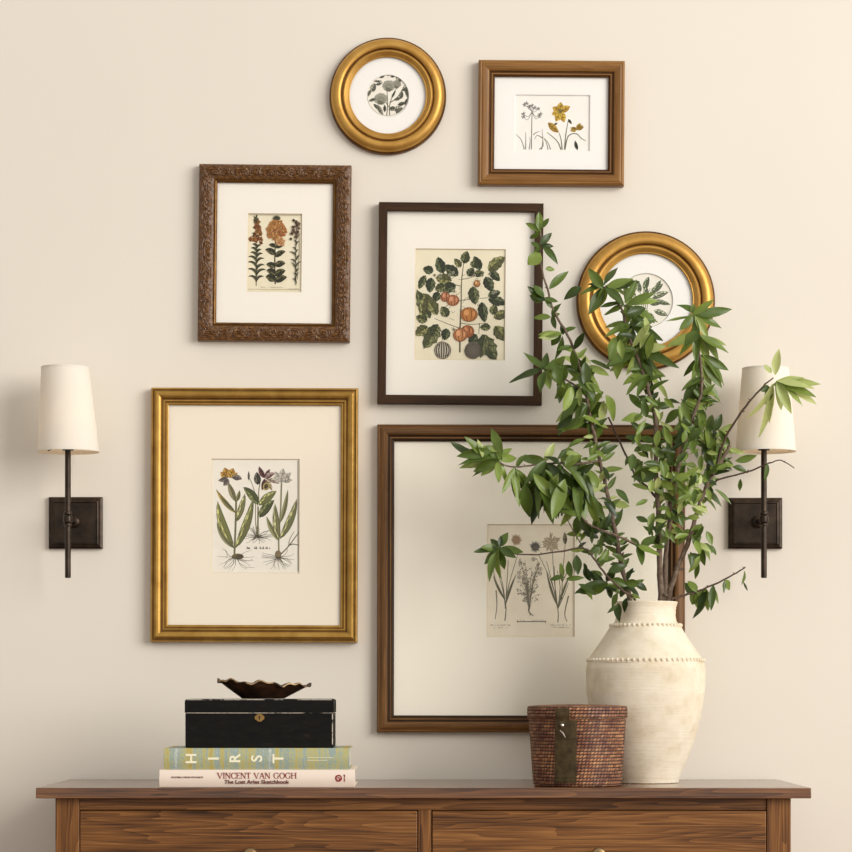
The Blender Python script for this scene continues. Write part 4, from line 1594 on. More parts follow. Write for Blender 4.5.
# lacquered box
Z3 = Z2 + hb2 + 0.0002
YBX = YS + 0.022
dX = (D + YBX) / F
bh = (747.8 - 698.9) * dX
zl = (747.8 - 713.2) * dX
ux0, ux1 = (185.4 - VX) * dX, (334.4 - VX) * dX
hw = (ux1 - ux0) / 2
bd = 0.15
lb = thing('lacquer_box', 'worn black lidded box with brass keyhole on the books', 'box', ((ux0 + ux1) / 2, YBX + bd / 2, Z3))
bm = new_bm()
box(bm, -hw + 0.001, hw - 0.001, -bd / 2 + 0.001, bd / 2 - 0.001, 0, zl)
obj('body', bm, MAT['lacquer'], lb, bevel=0.0016)
bm = new_bm()
uv = bm.loops.layers.uv.active
box(bm, -hw, hw, -bd / 2, bd / 2, zl + 0.0012, bh)
top_ed = [e for e in bm.edges if all(v_.co.z > bh - 1e-4 for v_ in e.verts)]
bmesh.ops.bevel(bm, geom=top_ed, offset=0.006, segments=3, profile=0.6, affect='EDGES')
obj('lid', bm, MAT['lacquer'], lb, bevel=0.0008)
bm = new_bm()
box(bm, -hw + 0.0006, hw - 0.0006, -bd / 2 + 0.0004, bd / 2 - 0.0004, zl + 0.0001, zl + 0.0011)
for sx_ in (1,):
    box(bm, sx_ * (hw - 0.0032), sx_ * (hw - 0.0016), -bd / 2 + 0.0005, -bd / 2 + 0.002, 0.002, zl - 0.001)
box(bm, -hw + 0.004, hw - 0.004, -bd / 2 + 0.0012, -bd / 2 + 0.0026, bh - 0.0023, bh - 0.0008)
obj('worn_edging', bm, MAT['worn'], lb)
bm = new_bm()
ez = (747.8 - 717.6) * dX
ex = (260.2 - VX) * dX - (ux0 + ux1) / 2
nseg = 36
fr_, bk_ = [], []
for i in range(nseg):
    a_ = 2 * math.pi * i / nseg
    r_ = 1 + 0.05 * math.cos(4 * a_) - 0.04 * math.cos(8 * a_)
    fr_.append(bm.verts.new((ex + 0.0092 * r_ * math.cos(a_), -bd / 2 - 0.0011, ez + 0.0074 * r_ * math.sin(a_))))
    bk_.append(bm.verts.new((ex + 0.0096 * r_ * math.cos(a_), -bd / 2 + 0.0009, ez + 0.0078 * r_ * math.sin(a_))))
bm.faces.new(fr_)
for i in range(nseg):
    j = (i + 1) % nseg
    bm.faces.new((fr_[i], bk_[i], bk_[j], fr_[j]))
es = obj('escutcheon', bm, MAT['brass_old'], lb)
bm = new_bm()
revolve(bm, [(0.0019, bd / 2 + 0.0008), (0.0019, bd / 2 + 0.0013)], 16, (ex, 0, ez + 0.001), 'y')
box(bm, ex - 0.0009, ex + 0.0009, -bd / 2 - 0.00125, -bd / 2 - 0.0008, ez - 0.0042, ez + 0.0005)
obj('keyhole', bm, MAT['black'], es)

# wavy dish on the box
Z4 = Z3 + bh + 0.0003
yD = YBX + bd / 2 - 0.008
dD = (D + yD) / F
dcx = (263.8 - VX) * dD
ds = thing('leaf_dish', 'dark wavy-edged dish on top of the black box', 'dish', (dcx, yD, Z4))
bm = new_bm()
n, mr = 120, 12
ra, rb = [], []
rng = random.Random(4)
phs = [rng.uniform(0, 6.28) for _ in range(6)]
for k in range(mr + 1):
    t_ = k / mr
    row, row2 = [], []
    for i in range(n):
        a_ = 2 * math.pi * i / n
        wav = 0.035 * math.sin(5 * a_ + phs[0]) + 0.03 * math.sin(9 * a_ + phs[1]) + 0.025 * math.sin(17 * a_ + phs[2])
        rim = max(0.0, (t_ - 0.72) / 0.28)
        rx = 0.042 + (0.0935 - 0.042) * t_ * (1 + wav * rim)
        ry = 0.037 + (0.078 - 0.037) * t_ * (1 + wav * rim)
        z_ = 0.0030 + 0.032 * min(t_, 0.9) + rim * (0.0030 * math.sin(8 * a_ + phs[3]) + 0.0022 * math.sin(19 * a_ + phs[4]) + 0.0012) - 0.0055 * t_ * math.cos(a_)
        x_, y_ = rx * math.cos(a_), ry * math.sin(a_)
        row.append(bm.verts.new((x_, y_, z_)))
        row2.append(bm.verts.new((x_, y_, z_ - 0.0026)))
    ra.append(row)
    rb.append(row2)
for k in range(mr):
    for i in range(n):
        j = (i + 1) % n
        f1 = bm.faces.new((ra[k][i], ra[k][j], ra[k + 1][j], ra[k + 1][i]))
        f2 = bm.faces.new((rb[k][j], rb[k][i], rb[k + 1][i], rb[k + 1][j]))
for i in range(n):
    j = (i + 1) % n
    f = bm.faces.new((ra[mr][i], ra[mr][j], rb[mr][j], rb[mr][i]))
    f.material_index = 1 if math.sin(i * 0.9) + math.sin(i * 0.37) > -0.7 else 0
bm.faces.new(ra[0])
bm.faces.new(rb[0][::-1])
for f in bm.faces:
    pass
obj('bowl', bm, [MAT['dish'], MAT['dish_rim']], ds)
pts = [ra_.co.copy() for ra_ in []]

# ------------------------------------------------------------------ rattan basket
YK = -0.388
dK = (D + YK) / F
kcx = (578 - VX) * dK
ks = thing('rattan_basket', 'round reddish woven basket with metal hasp beside the vase', 'basket', (kcx, YK, TOP))
r0, r1 = 43.6 * dK, 49.0 * dK
zl = (788.0 - 720.8) * dK
zt = (788.0 - 708.2) * dK


def weave(a_, r, h):
    row = math.floor(h / 0.0066)
    ph = a_ * r / 0.0064 + (row % 2) * 0.5
    return 0.0004 * math.sin(2 * math.pi * h / 0.0066) + 0.0007 * math.sin(2 * math.pi * (ph - 0.55 * h / 0.0064))


bm = new_bm()
prof = [(r0 - 0.004, 0.0002), (r0, 0.003)]
nr = 72
for i in range(1, nr + 1):
    t_ = i / nr
    prof.append((r0 + (r1 - 0.0015 - r0) * t_ ** 0.85, 0.003 + (zl - 0.0035) * t_))
revolve(bm, prof, 240, (0, 0, 0), 'z', fn=weave)
obj('body', bm, MAT['rattan'], ks, angle=80)
bm = new_bm()
rl = 49.6 * dK
prof = [(rl - 0.004, zl + 0.0003), (rl, zl + 0.001)]
for i in range(1, 15):
    prof.append((rl + 0.0006 * math.sin(i / 14 * 3.14), zl + 0.001 + (zt - zl - 0.003) * i / 14))
prof += [(rl - 0.002, zt - 0.0003), (rl * 0.8, zt + 0.0015), (rl * 0.4, zt + 0.003), (rl * 0.1, zt + 0.0035)]
revolve(bm, prof, 240, (0, 0, 0), 'z', fn=lambda a_, r, h: weave(a_, r, h) if r > rl * 0.9 else 0)
obj('lid', bm, MAT['rattan'], ks, angle=80)
# metal hasp running down the front
hx = (562.6 - 578) * dK / 0.975


def on_front(x, z, off):
    r = (r0 + (r1 - 0.0015 - r0) * max(0, min(1, (z - 0.003) / (zl - 0.0035))) ** 0.85) + off if z < zl else rl + off
    return Vector((x, -math.sqrt(max(r * r - x * x, 0)), z))


def plate(bm, xa, xb, za, zb, off, th=0.0016, nx=8, nz=10, mi=0):
    g, gb = [], []
    for j in range(nz + 1):
        z = za + (zb - za) * j / nz
        g.append([bm.verts.new(on_front(xa + (xb - xa) * i / nx, z, off + th)) for i in range(nx + 1)])
        gb.append([bm.verts.new(on_front(xa + (xb - xa) * i / nx, z, off)) for i in range(nx + 1)])
    for j in range(nz):
        for i in range(nx):
            bm.faces.new((g[j][i], g[j][i + 1], g[j + 1][i + 1], g[j + 1][i])).material_index = mi
    ed = [(0, i) for i in range(nx + 1)] + [(j, nx) for j in range(1, nz + 1)] + [(nz, i) for i in range(nx - 1, -1, -1)] + [(j, 0) for j in range(nz - 1, 0, -1)]
    for q in range(len(ed)):
        a_, b_ = ed[q], ed[(q + 1) % len(ed)]
        bm.faces.new((g[a_[0]][a_[1]], gb[a_[0]][a_[1]], gb[b_[0]][b_[1]], g[b_[0]][b_[1]])).material_index = mi


bm = new_bm()
plate(bm, hx - 0.0175, hx + 0.0245, 0.008, zl - 0.002, 0.0012)
for zq in (0.012, 0.020, zl - 0.038):
    pa_, pb_ = on_front(hx - 0.017, zq, 0.0032), on_front(hx + 0.024, zq, 0.0032)
    pm_ = on_front(hx + 0.0035, zq, 0.0032)
    tube(bm, [pa_, pm_, pb_], [0.0012] * 3, 8)
hs = obj('hasp_plate', bm, MAT['hasp'], ks)
bm = new_bm()
plate(bm, hx - 0.0165, hx + 0.010, zl - 0.032, zt - 0.004, 0.0040, 0.0018)
pc = on_front(hx - 0.004, zl - 0.012, 0.0062)
revolve(bm, [(0.0078, -0.0012), (0.0078, 0.0006), (0.0062, 0.0012), (0.0048, 0.0004)], 24, tuple(pc), 'y')
obj('hasp', bm, MAT['hasp'], ks)
bm = new_bm()
revolve(bm, [(0.0035, 0), (0.0042, 0.003), (0.003, 0.006), (0.0005, 0.0072)], 16, tuple(pc), 'y')
tube(bm, [pc + Vector((-0.004, -0.001, -0.010)), pc + Vector((0.001, -0.004, -0.015)), pc + Vector((0.006, -0.003, -0.024))], [0.0014, 0.0018, 0.0012], 8)
obj('latch_pin', bm, MAT['steel'], ks)

# ------------------------------------------------------------------ vase
YV = -0.222
dV = (D + YV) / F
vcx = (646.4 - VX) * dV
VZ = lambda py: (785.6 - py) * dV * 0.986
vs_ = thing('vase', 'large cream earthenware vase with two beaded bands', 'vase', (vcx, YV, TOP + 0.0003))
pr = [(784.8, 31.5), (785.4, 32.6), (783, 33.4), (775, 36.2), (765, 40.0), (750, 45.4), (735, 50.2), (720, 54.2), (705, 57.2), (692, 58.9), (680, 59.6), (671, 59.4), (664, 58.3), (660, 56.4), (652, 51.4), (642, 44.6), (632, 38.2), (627, 35.0),
      (624, 32.0), (620, 30.2), (613, 29.6), (608, 29.9), (604.5, 31.0), (602.6, 31.2), (602.0, 30.2)]
inner = [(602.6, 28.4), (608, 26.8), (618, 26.6), (626, 30.0), (640, 40.0), (660, 53), (690, 54), (740, 44), (776, 30), (780, 2)]
op = smooth_path([(b_, a_) for a_, b_ in pr[1:]], 3)
prof = [(28 * dV, 0.0008), (31.5 * dV, 0.0)] + [(r * dV, VZ(y_)) for r, y_ in op] + [(r * dV, VZ(y_)) for y_, r in inner]
bm = new_bm()


def wob(a_, r, h):
    return 0.0008 * math.sin(3 * a_ + h * 20) + 0.0005 * math.sin(7 * a_ - h * 45) + 0.0004 * math.sin(h * 900)


revolve(bm, prof, 96, (0, 0, 0), 'z', fn=wob)
obj('body', bm, MAT['vase'], vs_, angle=60)
for py, r, nb in ((626.3, 35.2, 44), (661.6, 57.8, 64)):
    bm = new_bm()
    for i in range(nb):
        a_ = 2 * math.pi * i / nb
        c = Vector((r * dV * math.cos(a_), r * dV * math.sin(a_), VZ(py)))
        mt_ = Matrix.Translation(c) @ Matrix.Rotation(a_, 4, 'Z') @ Matrix.Diagonal((0.0036, 0.0032, 0.0042, 1))
        bmesh.ops.create_icosphere(bm, subdivisions=2, radius=1, matrix=mt_)
    revolve(bm, [(r * dV - 0.003, VZ(py) - 0.006), (r * dV + 0.0016, VZ(py) - 0.005), (r * dV + 0.0006, VZ(py) - 0.0035), (r * dV - 0.004, VZ(py) - 0.003)], 96, (0, 0, 0), 'z', closed=True)
    obj('beaded_band', bm, MAT['vase'], vs_, angle=60)

# ------------------------------------------------------------------ leafy branches
LR = random.Random(11)


class Branch:
    def __init__(self, label):
        self.label = label
        self.st = new_bm()
        self.lv = new_bm()
        self.tl = self.lv.faces.layers.float.new('leaf_tint')
        self.paths = []
        self.fr = None

    def stem(self, pts, r0, r1, thin=False):
        """pts: (px, py, y)"""
        sp_ = smooth_path(pts, 5)
        w = [P(*q) for q in sp_]
        n = len(w)
        for i in range(1, n - 1):
            w[i] += Vector((LR.uniform(-1, 1), LR.uniform(-1, 1), LR.uniform(-1, 1))) * r0 * 0.22
        tube(self.st, w, [r0 + (r1 - r0) * i / (n - 1) for i in range(n)], 8, 1 if thin else 0, 0.10)
        for i in range(2, n - 1, 4):   # knots and buds
            if LR.random() < 0.6:
                d = Vector((LR.uniform(-1, 1), LR.uniform(-0.6, 0.3), LR.uniform(-0.2, 1))).normalized()
                rr = r0 + (r1 - r0) * i / (n - 1)
                tube(self.st, [w[i], w[i] + d * rr * 2.2, w[i] + d * rr * 3.2], [rr * 0.7, rr * 0.55, rr * 0.2], 6, 1 if thin else 0)
        self.paths.append(sp_)
        return sp_

    def leaf(self, px, py, y, deg, ln, wd, out=None, tint=None, droop=None, pet=True):
        b = P(px, py, y)
        k = (D + y) / F
        L, W = ln * k, wd * k * (0.92 if ln > 22 else 1.05)
        a_ = math.radians(deg)
        out = LR.uniform(-0.45, 0.45) if out is None else out
        ca = math.sqrt(max(0.05, 1 - min(abs(out), 0.9) ** 2))
        t_ = Vector((math.cos(a_), -out, math.sin(a_)))
        t_.normalize()
        L = L / ca
        nrm = Vector((LR.uniform(-0.9, 0.9), -1, LR.uniform(-0.2, 1.1)))
        nrm = (nrm - t_ * nrm.dot(t_)).normalized()
        s_ = t_.cross(nrm).normalized()
        tint = LR.triangular(0.0, 0.95, 0.38) if tint is None else min(1, max(0, tint + LR.gauss(0, 0.14)))
        droop = LR.uniform(-0.12, 0.42) if droop is None else droop
        side = LR.uniform(-0.12, 0.12)
        n_ = 8
        rows = []
        fold = LR.uniform(0.12, 0.5)
        for i in range(n_ + 1):
            q = i / n_
            w = W / 2 * (math.sin(math.pi * min(1, q ** 0.9 * 0.985 + 0.01))) ** 0.9 + 0.0002
            if q < 0.1:
                w = min(w, 0.0009)
            c = b + t_ * (L * q) - nrm * (droop * L * q * q) + s_ * (side * L * q * q)
            wave = 0.10 * W * math.sin(q * 9 + tint * 20)
            rows.append((self.lv.verts.new(c - s_ * w + nrm * (fold * w + wave * 0.5)), self.lv.verts.new(c - s_ * w * 0.5 + nrm * fold * w * 0.4), self.lv.verts.new(c - nrm * 0.0003),
                         self.lv.verts.new(c + s_ * w * 0.5 + nrm * fold * w * 0.4), self.lv.verts.new(c + s_ * w + nrm * (fold * w - wave * 0.5))))
        for i in range(n_):
            for j in range(4):
                f = self.lv.faces.new((rows[i][j], rows[i][j + 1], rows[i + 1][j + 1], rows[i + 1][j]))
                f[self.tl] = min(1, tint + (0.10 if j in (1, 2) and False else 0))

    def whorl(self, px, py, y, items, tint=None, out=None):
        for it in items:
            deg, ln = it[0], it[1]
            wd = it[2] if len(it) > 2 else ln * LR.uniform(0.26, 0.36)
            self.leaf(px + LR.uniform(-2, 2), py + LR.uniform(-2, 2), y + LR.uniform(-0.01, 0.01), deg, ln, wd, out, None if tint is None else LR.gauss(tint, 0.12))

    def along(self, path, t0, t1, n, ln, up=35, side=55, wd=0.32, tint=None, droop=None):
        m_ = len(path) - 1
        for i in range(n):
            q = (t0 + (t1 - t0) * (i + LR.uniform(0.1, 0.9)) / n) * m_
            k = int(min(q, m_ - 1))
            f = q - k
            p = [path[k][j] + (path[k + 1][j] - path[k][j]) * f for j in range(3)]
            dx, dy = path[k + 1][0] - path[k][0], -(path[k + 1][1] - path[k][1])
            base = math.degrees(math.atan2(dy, dx))
            s_ = 1 if i % 2 else -1
            dg = base + s_ * LR.uniform(side - 30, side + 45)
            l_ = ln * LR.uniform(0.55, 1.15)
            self.leaf(p[0], p[1], p[2], dg, l_, l_ * LR.uniform(wd - 0.05, wd + 0.08), None, None if tint is None else LR.gauss(tint, 0.15), droop)

    def cloud(self, px, py, y, rx, ry, n, ln, deg=None, spread=180, tint=None, dy=0.05):
        for i in range(n):
            a_ = LR.uniform(0, 6.283)
            q = math.sqrt(LR.random())
            dg = LR.uniform(0, 360) if deg is None else deg + LR.uniform(-spread, spread)
            l_ = ln * LR.uniform(0.7, 1.2)
            self.leaf(px + rx * q * math.cos(a_), py + ry * q * math.sin(a_), y + LR.uniform(-dy, dy), dg, l_, l_ * LR.uniform(0.3, 0.5), None, None if tint is None else LR.gauss(tint, 0.15))

    def fruit(self, px, py, y, r):
        bm = new_bm()
        bmesh.ops.create_uvsphere(bm, u_segments=20, v_segments=12, radius=1, matrix=Matrix.Translation(P(px, py, y)) @ Matrix.Rotation(0.5, 4, 'Y') @ Matrix.Diagonal((r * 1.15, r * 0.95, r * 0.9, 1)))
        self.fr = (self.fr or []) + [bm]

    def build(self):
        o_ = P(*self.paths[0][0])
        t = thing('leafy_branch', self.label, 'branch', o_, 'leafy branches in the vase')
        off = Matrix.Translation(-o_)
        for bm in (self.st, self.lv):
            bmesh.ops.transform(bm, matrix=off, verts=bm.verts)
        obj('stem', self.st, [MAT['bark'], MAT['twig']], t, angle=70)
        if len(self.lv.faces):
            obj('foliage', self.lv, MAT['leaf'], t, angle=180, bevel=-1)
        for bm in self.fr or []:
            bmesh.ops.transform(bm, matrix=off, verts=bm.verts)
            obj('fruit', bm, MAT['fruit'], t, angle=180)
        return t


YM = YV   # vase axis depth
BASE = 668      # px height of the unseen foot of the stems inside the vase

# 1 tall left branch, up to the dark frame
b = Branch('tall left branch reaching the dark frame, one side arm of drooping leaves')
p = b.stem([(640, BASE, YM + .02), (631, 600, YM), (621, 560, YM - .01), (615, 528, YM - .02), (608, 495, YM - .02), (600, 457, YM - .01), (592, 423, YM), (585, 385, YM), (571, 341, YM), (557, 317, YM), (548, 290, YM), (541, 262, YM), (541, 232, YM)], 0.0056, 0.0016)
yA = YM
b.whorl(541, 231, yA, [(90, 18, 7.5), (155, 18, 6), (222, 12, 6), (50, 12, 5), (120, 11, 5)], 0.4)
b.whorl(542, 247, yA, [(50, 17, 7), (-42, 20, 7), (10, 12, 5), (215, 11, 5), (150, 10, 5)], 0.35)
b.leaf(541, 254, yA - .01, 230, 17, 13, 0.1, 0.42, 0.1)
b.leaf(546, 270, yA, 2, 10, 5)
b.leaf(550, 290, yA, 50, 26, 9, 0.1)
b.whorl(545, 300, yA, [(150, 23, 9), (165, 15, 9), (130, 16, 9), (-60, 12, 6), (-20, 14, 5)], 0.35)
b.whorl(551, 318, yA, [(176, 17, 6), (-70, 14, 6), (60, 15, 6), (30, 10, 5)], 0.4)
b.whorl(563, 335, yA, [(200, 22, 8), (180, 24, 9), (230, 16, 8), (-100, 24, 8), (100, 12, 5), (30, 14, 6)], 0.38)
b.whorl(546, 371, yA - .02, [(138, 28, 9), (195, 36, 11), (245, 22, 9), (40, 26, 10), (10, 24, 10), (-40, 24, 9), (90, 16, 8), (-80, 20, 9)], 0.38)
b.stem([(585, 392, yA), (565, 380, yA - .01), (546, 371, yA - .02)], 0.0022, 0.0014)
b.cloud(574, 372, yA - .01, 20, 22, 26, 25, -70, 60, 0.4, 0.04)
b.cloud(588, 405, yA - .01, 22, 18, 22, 25, -90, 80, 0.4, 0.04)
b.along(p, 0.36, 0.66, 32, 19, tint=0.4)
b.along(p, 0.10, 0.36, 26, 17, tint=0.36)
b.cloud(598, 500, YM - .03, 20, 34, 16, 17, tint=0.36, dy=0.04)
b.cloud(590, 578, YM - .03, 26, 16, 14, 17, tint=0.26, dy=0.03)
b.cloud(628, 588, YM - .05, 14, 12, 10, 16, tint=0.28, dy=0.03)
b.whorl(607, 584, YM - .02, [(188, 32, 11), (205, 24, 11), (150, 20, 8), (-30, 18, 9), (-70, 16, 8), (60, 16, 8)], 0.28)
b.stem([(621, 562, YM - .01), (613, 573, YM - .02), (607, 584, YM - .02)], 0.002, 0.0012, True)
b.whorl(618, 604, YM - .07, [(215, 14, 3.5), (-100, 16, 8), (-70, 10, 5)], 0.2)
yL = YM - .05
b.stem([(601, 462, YM - .01), (592, 463, YM - .03), (576, 465, yL), (559, 464, yL), (535, 466, yL), (512, 468, yL), (497, 462, yL - .01)], 0.0030, 0.0013)
b.whorl(499, 461, yL - .01, [(178, 40, 11), (98, 23, 7), (75, 16, 6), (200, 26, 10), (228, 22, 9), (215, 30, 11), (-82, 24, 8), (-60, 24, 8), (35, 20, 7), (150, 24, 8), (10, 22, 8), (125, 20, 7)], 0.45)
b.cloud(492, 460, yL - .01, 16, 9, 12, 27, 165, 60, 0.45, 0.02)
b.cloud(545, 480, yL - .01, 28, 10, 14, 38, -80, 35, 0.42, 0.03)
b.whorl(516, 469, yL, [(-95, 28, 9), (-75, 34, 10), (-115, 30, 9), (-55, 26, 9), (60, 14, 6), (-85, 38, 9)], 0.4)
b.whorl(547, 463, yL, [(168, 27, 10), (62, 22, 8), (176, 22, 9), (-130, 32, 10), (-100, 36, 10), (-70, 42, 11), (-112, 52, 12), (-45, 30, 10), (-85, 30, 9)], 0.42)
b.whorl(562, 465, yL, [(-95, 44, 11), (-75, 50, 11), (-58, 46, 11), (-110, 40, 11), (-40, 40, 11), (-25, 34, 10), (60, 18, 7), (-120, 50, 12), (140, 16, 7)], 0.42)
b.whorl(577, 474, yL, [(-78, 52, 12), (-90, 46, 11), (-62, 46, 11), (-105, 50, 11), (-35, 30, 9), (20, 20, 8), (80, 18, 8)], 0.40)
b.whorl(586, 490, yL, [(-100, 48, 12), (-80, 46, 10), (-120, 42, 11), (-60, 40, 10), (150, 20, 8), (-135, 30, 10)], 0.38)
b.cloud(580, 455, yL, 18, 12, 14, 18, tint=0.35, dy=0.03)
b.cloud(560, 478, yL, 34, 14, 16, 30, -80, 40, 0.4, 0.03)
b.cloud(600, 540, YM - .02, 22, 26, 18, 16, tint=0.3, dy=0.03)
b.build()

# 3 thin low horizontal twig on the left
b = Branch('thin low twig reaching left across the grassy plant print')
yT = YM - .06
p = b.stem([(650, BASE, YM - .01), (638, 606, YM - .045), (624, 592, YM - .075), (606, 575, yT - .01), (595, 560, yT), (584, 549, yT), (564, 552, yT), (538, 555.5, yT), (517, 555, yT), (501, 550, yT)], 0.0028, 0.0012, True)
b.stem([(584, 549, yT), (574, 532, yT), (568, 520, yT)], 0.0014, 0.0008, True)
b.whorl(500, 550, yT, [(122, 15, 7), (50, 18, 8), (190, 26, 9), (172, 20, 8), (-6, 24, 9), (244, 30, 9), (-95, 30, 10), (-70, 20, 8), (-40, 18, 8), (225, 20, 8), (75, 12, 5)], 0.22)
b.leaf(577, 556, yT, -84, 20, 9, 0, 0.2)
b.leaf(589, 556, yT, 45, 16, 6, 0, 0.25)
b.leaf(596, 562, yT, 10, 20, 8, 0.1, 0.25)
b.leaf(600, 566, yT, 60, 18, 8, 0.1, 0.25)
b.leaf(612, 580, yT, -20, 18, 8, 0.1, 0.25)
b.build()

# 5 thick middle branch up to the round frame
b = Branch('thick upright middle branch topped with leaves before the round gilt frame')
yB = YM - .01
p = b.stem([(656, BASE, YM), (662, 604, YM), (660, 560, yB), (659, 520, yB), (657, 470, yB), (656, 421, yB), (648, 388, yB), (640.6, 364.6, yB), (630, 339, yB), (625, 318, yB), (617, 300, yB), (605, 288, yB)], 0.0072, 0.0018)
b.stem([(658, 500, yB), (648, 488, YM + .02), (640, 482, YM + .03), (633.5, 472, YM + .04), (622, 446, YM + .05), (609, 418, YM + .05)], 0.0028, 0.0019, True)
b.stem([(660, 556, yB), (650, 550, yB - .03), (636, 545, yB - .05), (620, 538, yB - .06), (604, 532, yB - .06), (588, 524, yB - .06), (578, 512, yB - .06)], 0.0034, 0.0016)
b.whorl(580, 516, yB - .06, [(120, 22, 9), (150, 20, 8), (80, 20, 8), (-110, 20, 9), (-60, 22, 9), (60, 18, 8)], 0.35)
b.whorl(604, 532, yB - .06, [(70, 16, 7), (-50, 18, 8), (-100, 16, 8)], 0.3)
b.whorl(640, 547, yB - .05, [(-30, 24, 10), (40, 18, 8), (-80, 22, 9), (110, 14, 7)], 0.34)
b.whorl(605, 288, yB, [(130, 22, 10), (60, 30, 9), (187, 24, 8), (236, 32, 11), (250, 26, 10), (-45, 26, 11), (5, 36, 11), (20, 30, 10), (-15, 28, 10), (-100, 18, 8), (160, 16, 7)], 0.4)
b.leaf(582, 288, yB, 215, 20, 9, 0.1, 0.4)
b.whorl(626, 305, yB, [(10, 34, 11), (25, 28, 9), (-25, 36, 11), (60, 26, 9), (-50, 30, 10), (-85, 24, 9), (190, 24, 9), (210, 22, 9), (95, 20, 8)], 0.45)
b.whorl(632, 325, yB, [(-28, 38, 11), (-40, 40, 12), (5, 26, 9), (200, 26, 10), (225, 30, 10), (-80, 26, 9), (245, 26, 9), (40, 24, 9), (170, 26, 9)], 0.4)
b.whorl(639, 350, yB, [(-28, 40, 11), (-45, 38, 11), (205, 34, 11), (222, 36, 11), (-90, 30, 9), (175, 28, 9), (30, 22, 8), (245, 30, 9), (-65, 34, 10)], 0.36)
b.whorl(648, 375, yB, [(-35, 34, 11), (215, 30, 10), (240, 28, 9), (-70, 26, 9), (10, 24, 9), (160, 20, 8), (-100, 22, 9)], 0.34)
b.along(p, 0.40, 0.66, 26, 19, tint=0.36)
b.cloud(632, 335, yB - .02, 22, 26, 24, 24, -60, 80, 0.42, 0.04)
b.cloud(660, 452, yB - .01, 32, 26, 46, 16, tint=0.42, dy=0.05)
b.cloud(652, 415, yB - .01, 16, 26, 12, 17, tint=0.4, dy=0.04)
b.cloud(672, 488, yB - .03, 28, 28, 48, 15, tint=0.52, dy=0.05)
b.cloud(664, 530, yB - .04, 22, 18, 26, 14, tint=0.36, dy=0.04)
b.leaf(658, 474, yB - .05, 190, 26, 16, 0.1, 0.3, 0.1)
b.build()

# 6 right upright branch beside the round frame
b = Branch('upright right branch with drooping leaves on the round frame edge')
yC = YM - .03
p = b.stem([(660, BASE, YM + .01), (665, 604, YM + .02), (666, 560, YM + .01), (672, 510, YM - .01), (680, 465, yC), (690, 428, yC), (699, 404, yC), (702.6, 388, yC), (700, 354, yC), (696, 330, yC), (694, 317, yC)], 0.0058, 0.0016)
b.whorl(694, 316, yC, [(140, 20, 9), (28, 24, 8), (5, 38, 11), (-12, 32, 10), (188, 27, 5), (230, 26, 10), (-85, 32, 9), (-60, 26, 9), (80, 10, 5)], 0.42)
b.whorl(699, 336, yC, [(-30, 36, 11), (-45, 34, 11), (-8, 30, 9), (-70, 30, 10), (205, 32, 11), (220, 30, 9), (-100, 26, 9)], 0.42)
b.whorl(701, 357, yC, [(-38, 38, 12), (-55, 38, 12), (-20, 34, 10), (-80, 34, 10), (-110, 28, 9), (232, 28, 7), (-65, 40, 11)], 0.42)
b.whorl(702, 380, yC, [(-75, 32, 10), (-95, 34, 10), (-50, 30, 10), (225, 30, 10), (245, 28, 10), (200, 24, 9)], 0.36)
b.along(p, 0.46, 0.68, 26, 20, tint=0.36)
b.cloud(690, 420, yC, 15, 22, 24, 20, -95, 70, 0.36, 0.04)
b.cloud(692, 468, yC + .03, 26, 30, 30, 15, tint=0.42, dy=0.04)
b.cloud(686, 506, yC - .02, 28, 28, 34, 15, tint=0.5, dy=0.05)
b.leaf(699, 332, yC - .04, 230, 20, 13, 0.1, 0.25, 0.1)
b.build()

# 7 right leaning branch carrying two twigs towards the lamp
b = Branch('branch leaning right with a bright leaf tuft before the wall lamp')
yR = YM + .02
p = b.stem([(662, BASE, YM + .01), (668, 604, YM + .02), (678, 570, yR), (690, 540, yR), (700, 505, yR), (712, 478, yR), (722, 462, yR), (731, 446, yR)], 0.0060, 0.0034)
p2 = b.stem([(716, 472, yR), (722, 450, yR - .01), (729, 433, yR - .02), (745, 409, yR - .04), (755, 397, yR - .05), (766, 385, yR - .06), (774, 379, yR - .06)], 0.0030, 0.0014, True)
p3 = b.stem([(708, 486, yR), (721, 480, yR - .01), (748, 473, yR - .03), (765, 466, yR - .05), (772, 463.5, yR - .06), (782, 461.5, yR - .06), (795, 469, yR - .06)], 0.0022, 0.0010, True)
yE = yR - .06
b.leaf(776, 376, yE, 86, 26, 10, 0.0, 0.85)
b.leaf(772, 374, yE, 130, 11, 6.5, 0.0, 0.7)
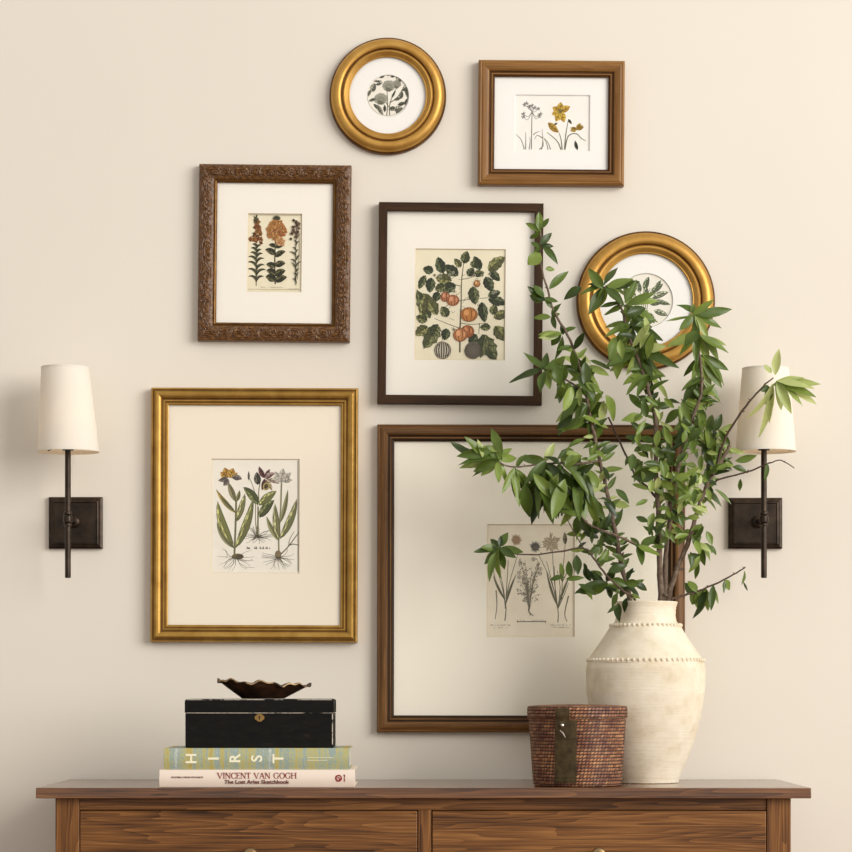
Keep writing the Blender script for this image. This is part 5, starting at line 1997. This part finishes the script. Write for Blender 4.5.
for dg_, ln_, wd_, tn_, dy_ in ((4, 28, 9, .8, 0), (-6, 44, 10, .9, .006), (-18, 42, 10, .75, -.006), (-28, 46, 11, .95, .004), (-40, 36, 11, .8, -.004), (-12, 38, 9, .98, -.012), (-64, 36, 11, .7, -.008), (-78, 30, 10, .85, .004)):
    b.leaf(777, 382, yE + dy_, dg_, ln_, wd_, 0.12, tn_, 0.05)
b.whorl(772, 386, yE, [(-95, 54, 9), (-110, 40, 8), (200, 10, 7), (-120, 18, 8), (-90, 36, 9), (30, 12, 5)], 0.72)
b.leaf(768, 464, yE, -95, 18, 5, 0, 0.3)
b.leaf(736, 462, yR, 8, 22, 7, 0, 0.35)
b.leaf(733, 468, yR, -12, 17, 7, 0, 0.3)
b.leaf(741, 480, yR - .02, -85, 12, 5, 0, 0.3)
b.along(p, 0.55, 1.0, 22, 18, tint=0.42)
b.cloud(710, 452, yR, 8, 26, 16, 20, 80, 60, 0.36, 0.02)
b.leaf(716, 490, yR, -35, 22, 4, 0, 0.3)
b.cloud(700, 545, yR, 14, 22, 16, 17, -80, 70, 0.36, 0.03)
b.whorl(702, 545, yR, [(-10, 16, 8), (-30, 16, 8), (-85, 22, 7)], 0.36)
b.build()

# 8 low right twig with hanging leaves
b = Branch('short low twig on the right with hanging leaves over the vase')
yF = YM - .02
p = b.stem([(664, BASE, YM), (672, 606, YM - .02), (678, 599, yF), (690, 595, yF), (704, 590, yF), (720, 583, yF), (735, 575, yF), (746, 568, yF)], 0.0028, 0.0015, True)
b.whorl(706, 590, yF, [(-95, 32, 9), (-105, 26, 9), (-78, 24, 8), (-120, 20, 8)], 0.4)
b.whorl(696, 594, yF, [(-110, 14, 8), (120, 14, 8), (-85, 16, 8), (140, 16, 9)], 0.35)
b.whorl(714, 587, yF, [(-85, 18, 7), (-70, 20, 4), (-100, 26, 8)], 0.38)
b.whorl(725, 581, yF, [(-55, 12, 7), (-100, 13, 4)], 0.36)
b.leaf(745, 572, yF, -88, 14, 3.5, 0, 0.35)
b.leaf(744, 583, yF, -60, 10, 2, 0, 0.3)
b.build()
